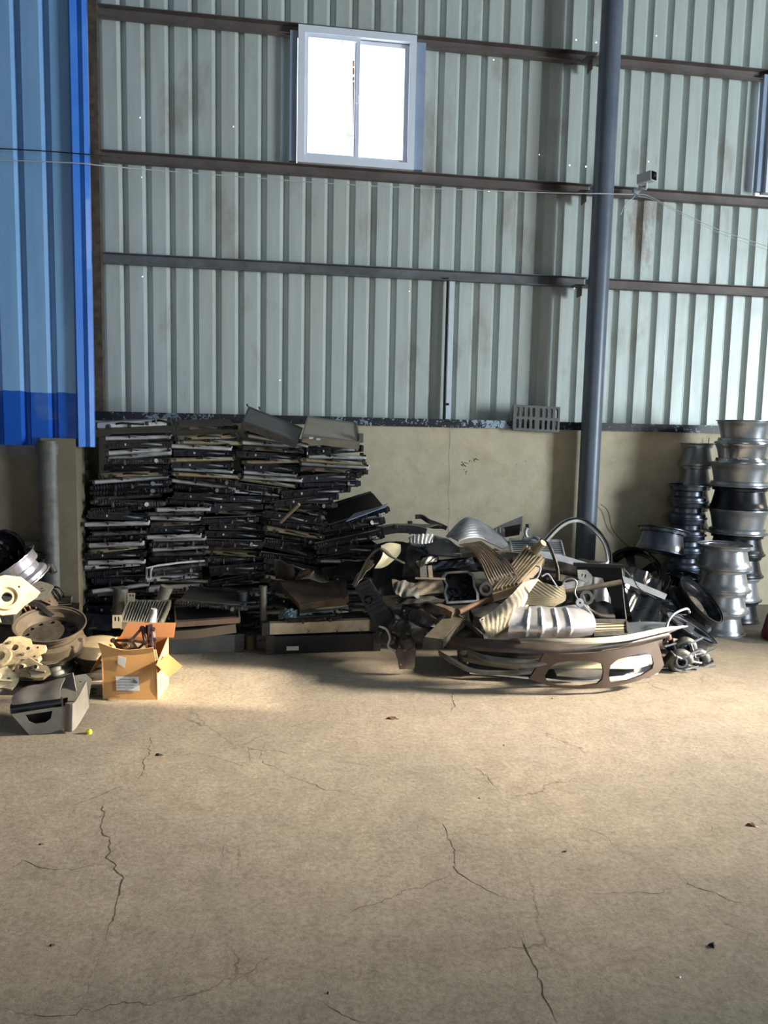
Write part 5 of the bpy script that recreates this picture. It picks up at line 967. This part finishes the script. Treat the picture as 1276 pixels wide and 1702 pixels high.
tube('rusty steel pipe slanting up from the folded channel', [(762, 1017, 4.85), (800, 1001, 4.95), (838, 990, 5.05), (880, 978, 5.15)], .019, rustm)
tube('tan steel pipe ending in front of the black panel', [(900, 988, 5.0), (940, 984, 5.0), (985, 976, 5.0), (1032, 967, 5.0)], .019, brownm)
# cream shields
creams = mat('cream_thin_aluminium', (222, 216, 202), .45, .15, (190, 180, 158), 6, dust=.25, dustcol=(180, 162, 130), bump=.3, bscale=30)
single('heat_shield', 'long crinkled cream heat shield with two bolt lugs, centre of the heap', 'heat shield', M().patch([px([(796, 1030, 4.75), (822, 1012, 4.8), (850, 990, 4.85), (870, 968, 4.95), (893, 961, 5.0)]), px([(803, 1044, 4.68), (830, 1025, 4.72), (862, 1006, 4.78), (880, 988, 4.85), (905, 975, 4.95)]), px([(812, 1062, 4.64), (832, 1050, 4.68), (852, 1034, 4.72), (872, 1012, 4.8), (900, 992, 4.9)])], 60, 16, lambda u, v: .0012*math.sin(u*90+v*9)+.008*math.sin(u*9), .004, lambda u, v: (u-.03)**2*2+(v-.12)**2 < .0012 or (u-.02)**2*2+(v-.9)**2 < .0012), creams)
sheet('creased cream metal plate folded over right of the crinkled shield', [[(868, 1004, 4.8), (880, 985, 4.85), (894, 966, 4.9)], [(898, 1008, 4.75), (912, 992, 4.78), (925, 975, 4.82)], [(922, 1008, 4.72), (940, 996, 4.75), (936, 972, 4.82)]], mat('straw_metal', (206, 194, 164), .5, .1, (176, 160, 128), 8), 'creased_plate', 'plate', 40, 20, lambda u, v: .0014*math.sin(abs(u-.5)*60+v*30), .004)
# pressed aluminium shield
def pressed(u, v):
    d = 0
    for c_ in (.20, .37, .54, .68): d += .012*math.exp(-((u-c_-.02*math.sin(v*3))**2)*2200)*(1 if .12 < v < .85 else .2)
    return d+.02*math.sin(v*2.9)-.004*math.sin(u*14)
single('heat_shield', 'bright pressed aluminium shield with rounded vertical ribs, front of the heap', 'heat shield', M().patch([px([(845, 1062, 4.55), (890, 1062, 4.55), (940, 1060, 4.55), (984, 1056, 4.6)]), px([(844, 1045, 4.52), (890, 1044, 4.5), (940, 1043, 4.52), (988, 1040, 4.58)]), px([(850, 1022, 4.56), (890, 1022, 4.58), (935, 1021, 4.6), (984, 1024, 4.64)]), px([(863, 1008, 4.64), (892, 1009, 4.66), (935, 1009, 4.68), (972, 1004, 4.7)])], 90, 30, pressed, .004), mat('pressed_aluminium', (204, 206, 212), .3, .65, (168, 168, 172), 5, dust=.25, dustcol=(160, 140, 110)))
thing('shield_lug', 'round bolt lug on the upper right corner of the pressed shield', 'lug', [('ring', M().lathe([(.008, 0), (.008, .008), (.026, .008), (.03, 0)], frame4(at(963, 1002, 4.66), (1, 0, 0), (0, .3, 1)), 20), alu), ('arm', M().bar(px([(966, 1008, 4.66), (985, 1030, 4.62), (984, 1050, 4.6)]), .035, .006, up=(0, 1, 0)), alu)])
cs_ = [at(986, 1054, 4.72), at(1042, 1051, 4.74), at(1041, 1033, 4.80), at(987, 1032, 4.80)]
panel_rad('intercooler', 'small cooler with pale horizontal ribs right of the pressed shield', cs_, .05, ribmat('cream_bars', (200, 186, 150), (50, 44, 38), 2, .0145, .5, .2, .55), darkm, cat='intercooler')
# black panel frame
bpz = M().prism([(0, 0), (.30, .0), (.40, -.38), (.36, -.41), (.28, -.40), (.24, -.22), (.18, -.08), (.0, -.06)], .02, frame4(at(958, 940, 5.12), (1, -.25, 0), (0, .05, 1)))
thing('angular_sheet', 'black angular door panel piece standing right of the centre of the heap', 'panel', [('shell', bpz, blkgl), ('edge_seal', M().tube(curve3(px([(1033, 942, 5.04), (1034, 975, 5.02), (1037, 1005, 5.0), (1040, 1030, 4.98)]), 4), .005, 6), alud), ('top_rail', M().bar(px([(953, 938, 5.12), (1035, 941, 5.04)]), .04, .022), blk)])
sheet('silver shell shaped panel behind the black door piece', [[(972, 962, 5.3), (990, 950, 5.3), (1018, 955, 5.3)], [(985, 985, 5.2), (1000, 975, 5.2), (1020, 970, 5.2)], [(990, 1000, 5.15), (1008, 1000, 5.12), (1016, 1004, 5.1)]], alup, 'shell_sheet', 'panel', 16, 12, crumple(.01, 5, 4))
sheet('pale silver folded plate behind the tan pipe', [[(935, 968, 5.2), (960, 965, 5.22), (985, 958, 5.25)], [(938, 985, 5.1), (965, 985, 5.1), (982, 978, 5.12)]], alu, 'folded_plate', 'plate', 14, 8, crumple(.006, 7, 4))
tube('black rubber ring arch beside the small ribbed cooler', [(966, 990, 4.95), (975, 1012, 4.93), (995, 1024, 4.9), (1020, 1026, 4.9)], .022, hose, 'rubber_arch', 'rubber part')
for lab, pts, m_ in (('thin bent silver wire loop left of the tan pipe', [(934, 978, 4.98), (938, 965, 4.98), (950, 962, 4.97), (958, 968, 4.96), (955, 985, 4.95), (962, 1000, 4.9)], alu), ('silver bent tube hook above the cream shield', [(880, 962, 5.02), (892, 960, 5.0), (898, 945, 5.0), (890, 940, 5.05)], aluw), ('pale bent brake pipe above the creased plate', [(900, 958, 5.0), (910, 954, 5.0), (918, 964, 4.98), (925, 975, 4.95)], aluw)):
    tube(lab, pts, .006, m_, 'bent_wire', 'wire')
thing('bracket_plate', 'grey slotted bracket above the tan pipe', 'bracket', [('plate', M().prism([(0, 0), (.06, -.01), (.10, .05), (.05, .08), (-.02, .06)], .006, frame4(at(960, 962, 5.05), (1, 0, -.3), (0, .3, 1)), [rrect(.02, .02, .028, .045, .003, 2), rrect(.045, .02, .053, .045, .003, 2)]), alud)])
thing('pulley', 'small dark pulley wheel under the tan pipe', 'pulley', [('rim', M().lathe([(.028, 0), (.05, 0), (.045, .015), (.05, .03), (.028, .03)], frame4(at(972, 994, 4.95), (1, 0, 0), (0, .3, 1)), 22, True), blk2), ('spokes', M().box(at(972, 994, 4.94), (.06, .01, .01)).box(at(972, 994, 4.94), (.01, .01, .06)), blk2)])
# cylinders and arm far right
tube('dark bent pipe crossing behind the long silver strip', [(870, 940, 5.5), (920, 948, 5.5), (960, 955, 5.45), (1010, 965, 5.4)], .02, darkm)
# --- left part of the heap
sheet('rounded cream plastic part at the left shoulder of the heap', [[(633, 908, 5.3), (648, 903, 5.32), (665, 906, 5.35)], [(636, 922, 5.22), (650, 920, 5.22), (664, 920, 5.25)], [(622, 945, 5.18), (634, 944, 5.18), (646, 938, 5.2)]], mat('cream_plastic', (190, 186, 160), .45, 0, (150, 144, 120), 7, dust=.2), 'plastic_shell', 'plastic part', 18, 14, lambda u, v: .03*math.sin(u*3.14)*math.sin(v*3.14), .006)
bar('pale curved trim strip arching over the cream plastic part', [(588, 975, 5.3), (600, 950, 5.3), (615, 925, 5.28), (632, 912, 5.22), (650, 925, 5.15), (672, 936, 5.15)], .03, .012, alud, 'metal_strip', 'strip')
sheet('cream bent strip leaning below the rounded cream part', [[(584, 972, 5.35), (598, 950, 5.35), (612, 930, 5.35)], [(592, 975, 5.28), (606, 955, 5.28), (622, 938, 5.28)]], alut, 'bent_strip', 'strip', 16, 6, crumple(.005))
GR = frame4(at(604, 966, 5.30), (.24, -.10, -.46), (.85, -.2, .45)); gL = .40; gr_ = M().prism([(0, -.07), (gL*.6, -.07), (gL, -.03), (gL, .06), (gL*.7, .07), (0, .05)], .03, GR)
gb = M()
for k in range(7): gb.box(GR @ Vector((.03+k*.03, 0, .032)), (.012, .10, .012), GR.to_3x3(), bev=.002)
for k in range(9): gb.box(GR @ Vector((.25+k*.015, .01, .032)), (.006, .11, .012), GR.to_3x3(), bev=.002)
thing('plastic_grille', 'blue black slatted plastic grille leaning between front pile and heap', 'grille', [('body', gr_, navy), ('slats', gb, navy), ('badge_ring', M().lathe([(.018, .03), (.026, .042), (.032, .03)], GR @ Matrix.Translation((.13, -.025, 0)), 18), navy)])
tube('thin bright bent tube below the slatted grille', [(630, 1041, 5.0), (642, 1046, 4.98), (648, 1060, 4.95), (645, 1074, 4.93), (655, 1082, 4.9)], .008, aluw)
thing('flat_bracket', 'brown flat bracket plate with bolt holes on the floor left of the bumper', 'bracket', [('plate', M().prism([(0, 0), (.02, .04), (.12, .08), (.14, .0), (.13, -.10), (.03, -.11), (.02, -.05)], .01, frame4(at(656, 1084, 4.86), (1, 0, -.05), (0, .35, 1)), [circ(.03, .03, .006, 8), circ(.11, .05, .006, 8), circ(.04, -.08, .006, 8), circ(.10, -.07, .006, 8)]), brownm)])
for lab, rows, m_ in (('brown grey plank of sheet lying left in the heap', [[(650, 965, 5.2), (690, 968, 5.2), (735, 962, 5.25)], [(655, 985, 5.1), (690, 990, 5.1), (738, 985, 5.15)]], brownm), ('dark dented sheet under the brown plank', [[(650, 995, 5.1), (690, 992, 5.1), (740, 996, 5.1)], [(665, 1006, 5.0), (700, 1002, 5.0), (735, 1004, 5.0)]], darkm),
    ('grey crushed cylinder end at the left of the heap', [[(652, 975, 5.15), (668, 965, 5.2), (690, 972, 5.2)], [(658, 990, 5.05), (675, 992, 5.05), (700, 995, 5.05)]], alud), ('dark folded sheet standing behind the pale brackets', [[(668, 960, 5.4), (672, 930, 5.45), (678, 905, 5.5)], [(695, 958, 5.35), (698, 930, 5.4), (705, 912, 5.45)]], darkm),
    ('pale thin bracket sheet left of the black sump', [[(690, 935, 5.3), (705, 928, 5.3), (728, 925, 5.35)], [(698, 944, 5.25), (712, 936, 5.25), (724, 934, 5.3)]], greym), ('grey strip of sheet crossing above the sump', [[(715, 938, 5.35), (750, 932, 5.35), (785, 928, 5.4)], [(720, 948, 5.3), (755, 944, 5.3), (790, 938, 5.35)]], rimblue)):
    sheet(lab, rows, m_, disp=crumple(.008, 9, 5, len(lab)))
for lab, pts, w_, h_, m_ in (('upright pale tin strip left of the sump', [(704, 962, 5.25), (703, 940, 5.3)], .05, .01, greym), ('second upright tin strip left of the sump, browner', [(716, 962, 5.25), (714, 940, 5.3)], .03, .01, alut), ('dark strut slanting right below the sump', [(745, 1012, 4.9), (770, 1030, 4.85), (800, 1055, 4.8)], .03, .02, darkm), ('olive brown bracket arm below the sump', [(725, 1010, 4.95), (742, 1015, 4.9), (755, 1022, 4.85)], .06, .05, brownm), ('brown strut behind the folded channel', [(695, 1015, 5.0), (720, 1030, 4.95), (740, 1045, 4.9)], .03, .03, brownm), ('pale thin rail on top of the brown plank', [(690, 961, 5.2), (740, 962, 5.2)], .012, .012, alut)):
    bar(lab, pts, w_, h_, m_)
thing('folded_channel', 'brown grey folded steel channel leaning at the left front of the heap', 'channel', [('web', M().patch([px([(705, 1060, 4.66), (737, 1028, 4.85), (752, 1018, 4.9)]), px([(735, 1064, 4.62), (762, 1035, 4.8), (775, 1025, 4.86)])], 16, 6, th=.006), mat('olive_dusty_steel', (98, 92, 82), .55, .3, (70, 64, 56), 6, dust=.35)), ('lip', M().patch([px([(735, 1064, 4.62), (762, 1035, 4.8), (775, 1025, 4.86)]), px([(734, 1078, 4.62), (757, 1052, 4.78), (770, 1042, 4.84)])], 12, 4, th=.006), darkm), ('end_flange', M().patch([px([(704, 1060, 4.66), (736, 1064, 4.62)]), px([(702, 1080, 4.66), (733, 1078, 4.62)])], 8, 4, th=.006), darkm)])
rr_ = random.Random(8)
for i_, (lab, (x, y, Y), s_) in enumerate((('black valve body low at the left of the heap', (665, 1040, 5.0), 1.0), ('black crumpled gearbox part left of the folded channel', (690, 1052, 4.9), 1.1), ('black pump housing beneath the slatted grille', (640, 1058, 5.1), .9), ('dark teal motor lump in the left of the heap', (685, 1022, 5.1), 1.2), ('dark bolt studded block above the flat bracket', (675, 1068, 4.85), .8))):
    c_ = at(x, y, Y); b_ = M().box(c_, (.16*s_, .12*s_, .11*s_), (.2, .3, .4*i_), bev=.025); 
    fl_ = M().lathe([(0, .02), (.04*s_, .02), (.045*s_, 0), (.045*s_, -.04)], frame4(c_+Vector((.0, -.07*s_, .01)), (1, 0, .2), (0, .2, 1)), 16)
    bo_ = M()
    for k in range(8): bo_.lathe([(0, .008), (.007, .008), (.008, -.004)], frame4(c_+Vector((rr_.uniform(-.07, .07)*s_, -.062*s_, rr_.uniform(-.05, .05)*s_)), (1, 0, 0), (0, .2, 1)), 6)
    thing('engine_part', lab, 'engine part', [('housing', b_, blk2 if i_ != 3 else mat('dark_teal', (36, 50, 56), .5, .1, (24, 32, 38), 8)), ('flange', fl_, darkm), ('bolts', bo_, alud)])
# --- bumpers and beams along the front
bm1 = mat('dark_brown_bumper', (72, 62, 57), .42, .1, (50, 43, 40), 4, contrast=.4, dust=.3, dustcol=(104, 92, 80))
bm2 = mat('grey_bumper_skin', (104, 101, 96), .42, .15, (76, 73, 68), 5, dust=.3, dustcol=(146, 132, 112))
bm3 = mat('olive_grey_bumper', (104, 102, 90), .45, .2, (74, 72, 62), 5, dust=.3)
def skin(label, up_, lo_, m_, nm='bumper_skin', depth=.0, bulge=.02, th=.006, nu=40): return single(nm, label, 'bumper', M().patch([px(up_), [ (a+b)/2+Vector((0, -bulge, 0)) for a, b in zip(px(up_), px(lo_))], px(lo_)], nu, 8, None, th), m_)
skin('long dark brown bumper skin running along the middle front of the heap', [(738, 1058, 4.75), (800, 1062, 4.6), (880, 1067, 4.5), (960, 1066, 4.5), (1040, 1060, 4.58), (1110, 1050, 4.75)], [(744, 1078, 4.75), (800, 1082, 4.56), (880, 1086, 4.44), (960, 1084, 4.44), (1040, 1074, 4.54), (1105, 1060, 4.75)], bm1)
skin('long silver bumper skin on top, curling up at its right end', [(860, 1062, 4.5), (920, 1062, 4.42), (980, 1061, 4.42), (1040, 1056, 4.5), (1100, 1044, 4.7), (1142, 1040, 4.85)], [(866, 1068, 4.48), (920, 1070, 4.4), (980, 1070, 4.4), (1040, 1065, 4.48), (1098, 1052, 4.66), (1138, 1042, 4.85)], mat('tan_grey_skin', (164, 158, 146), .4, .3, (128, 122, 112), 5, dust=.3), bulge=.006)
skin('wide grey crescent bumper corner behind the silver skin', [(1040, 1036, 4.95), (1075, 1034, 4.95), (1110, 1036, 5.0), (1135, 1040, 5.0)], [(1035, 1056, 4.75), (1075, 1056, 4.78), (1110, 1050, 4.82), (1138, 1042, 4.95)], mat('blue_grey_skin', (116, 124, 132), .35, .45, (84, 92, 100), 5), bulge=-.02)
tube('crescent shaped silver headlamp trim at the right end of the heap', [(1110, 1056, 4.75), (1108, 1040, 4.8), (1118, 1022, 4.85), (1140, 1012, 4.9), (1146, 1018, 4.92)], .009, alu, 'lamp_crescent', 'trim')
skin('grey bumper beam with end holes under the brown skin', [(776, 1078, 4.62), (810, 1090, 4.52), (870, 1096, 4.44), (930, 1092, 4.42), (985, 1085, 4.44)], [(778, 1092, 4.62), (812, 1104, 4.5), (870, 1110, 4.42), (930, 1104, 4.4), (985, 1094, 4.42)], bm2)
skin('pale olive strip under the grey bumper beam', [(768, 1092, 4.6), (810, 1100, 4.5), (860, 1106, 4.44)], [(770, 1098, 4.6), (812, 1106, 4.5), (862, 1112, 4.44)], bm3, bulge=.004)
skin('lowest grey bumper lip sweeping from the left over the floor', [(727, 1080, 4.66), (750, 1094, 4.58), (790, 1113, 4.53), (850, 1115, 4.50), (905, 1108, 4.52)], [(730, 1088, 4.66), (752, 1102, 4.57), (790, 1119, 4.52), (850, 1121, 4.50), (900, 1118, 4.52)], bm2)
bar('thin white edge strip curving along the very bottom of the heap', [(780, 1118, 4.52), (830, 1122, 4.50), (880, 1127, 4.50), (940, 1131, 4.50), (1000, 1131, 4.50), (1060, 1124, 4.58)], .02, .008, alup, 'edge_strip', 'strip')
for lab, u_, l_, m_ in (('cream sheet seen through the left opening of the dark valance', [(905, 1098, 4.62), (950, 1097, 4.6), (1000, 1098, 4.62)], [(905, 1112, 4.56), (950, 1112, 4.54), (1000, 1112, 4.56)], alut), ('cream sheet seen through the right opening of the dark valance', [(1010, 1096, 4.68), (1050, 1092, 4.7), (1085, 1088, 4.75)], [(1010, 1112, 4.6), (1050, 1112, 4.62), (1075, 1106, 4.7)], creams), ('grey sheet below the cream one in the left opening', [(920, 1112, 4.54), (960, 1113, 4.52), (1000, 1114, 4.52)], [(925, 1124, 4.50), (960, 1126, 4.49), (1000, 1124, 4.5)], bm2), ('white strip at the bottom of the right opening', [(1012, 1126, 4.52), (1050, 1122, 4.56), (1092, 1114, 4.66)], [(1012, 1132, 4.5), (1050, 1128, 4.54), (1092, 1120, 4.64)], aluw),
    ('brown reinforcement bar behind the right of the valance', [(1010, 1082, 4.62), (1060, 1072, 4.68), (1100, 1062, 4.8)], [(1010, 1090, 4.62), (1060, 1082, 4.68), (1100, 1072, 4.8)], bm1), ('dark grey core strip above the valance', [(860, 1092, 4.6), (930, 1088, 4.56), (1000, 1080, 4.56)], [(862, 1098, 4.58), (930, 1096, 4.55), (1000, 1090, 4.55)], darkm)):
    skin(lab, u_, l_, m_, 'sheet_strip', bulge=.004, nu=16)
# valance with two openings
VY = 4.37; vo = [(906, 1089), (930, 1088), (960, 1087), (1000, 1084), (1050, 1079), (1104, 1072), (1110, 1090), (1116, 1113), (1104, 1124), (1060, 1134), (1010, 1141), (960, 1143), (920, 1142), (882, 1131), (892, 1115)]
h1 = [(908, 1131), (906, 1124), (915, 1110), (926, 1102), (945, 1099), (985, 1098), (1000, 1103), (1002, 1115), (999, 1128), (990, 1135), (960, 1139), (925, 1138)]; h2 = [(1013, 1135), (1010, 1122), (1014, 1106), (1028, 1096), (1060, 1091), (1082, 1089), (1092, 1096), (1095, 1108), (1092, 1116), (1070, 1125), (1040, 1132)]
og = at(1000, 1141, VY); def_ = lambda L: [((at(x, y, VY)-og).x, (at(x, y, VY)-og).z) for x, y in L]
vm = M().prism(def_(vo), .018, frame4(og, (1, 0, 0), (0, 0, 1)), [def_(h1), def_(h2)])
for q_ in vm.v: q_.y += .35*(q_.x-1.95)**2+.12*(q_.z-.1)
single('bumper_valance', 'dark bronze bumper valance with two large rounded openings, lying foremost', 'bumper', vm, copper)
# drive parts at the right end
rr_ = random.Random(31)
for i_, (lab, (x, y, Y), s_) in enumerate((('grey turbo like casting with a round mouth at the right end of the heap', (1128, 1100, 4.75), 1.3), ('rusty bolted manifold above the casting cluster', (1095, 1062, 4.85), 1.1), ('dark hinge mechanism between the castings and the black panel', (1136, 1078, 4.85), 1.2), ('grey cast motor with round end, rightmost on the floor', (1156, 1098, 4.85), 1.3))):
    c_ = at(x, y, Y); F_ = frame4(c_, (1, -.2, .1*i_), (0, .3, 1))
    vol = M().tube([c_+Vector((.05*s_*math.cos(a)*(1-.08*a/6), -.01, .05*s_*math.sin(a)*(1-.08*a/6))) for a in [k*.4 for k in range(16)]], .026*s_, 10, scale=lambda t: 1.1-.6*t)
    thing('engine_casting', lab, 'casting', [('volute', vol, alud if i_ != 1 else rustm), ('mouth', M().lathe([(.022*s_, .06), (.03*s_, .06), (.034*s_, 0), (.02*s_, 0)], F_, 18, True), alu if i_ == 0 else darkm), ('bracket', M().box(c_+Vector((.05*s_, .02, -.03)), (.12*s_, .05, .03), (.2, .4, i_), bev=.008).box(c_+Vector((-.06*s_, .0, .02)), (.04, .06, .09*s_), (.3, .5, i_), bev=.008), darkm), ('stud', M().tube([c_+Vector((-.02, -.04, .03)), c_+Vector((.10*s_, -.03, .07*s_))], .008, 8).tube([c_+Vector((.02, -.05, -.04)), c_+Vector((.09*s_, -.05, -.02))], .007, 8), alu)])
tube('thin bright linkage rod across the castings at the right end', [(1125, 1092, 4.7), (1145, 1098, 4.72), (1165, 1102, 4.74)], .006, aluw, 'linkage_rod', 'rod')
tube('thin upright rod in the casting cluster', [(1148, 1070, 4.8), (1152, 1082, 4.78), (1156, 1094, 4.76)], .005, alu, 'linkage_rod', 'rod')
# a few tiny chips by the heap
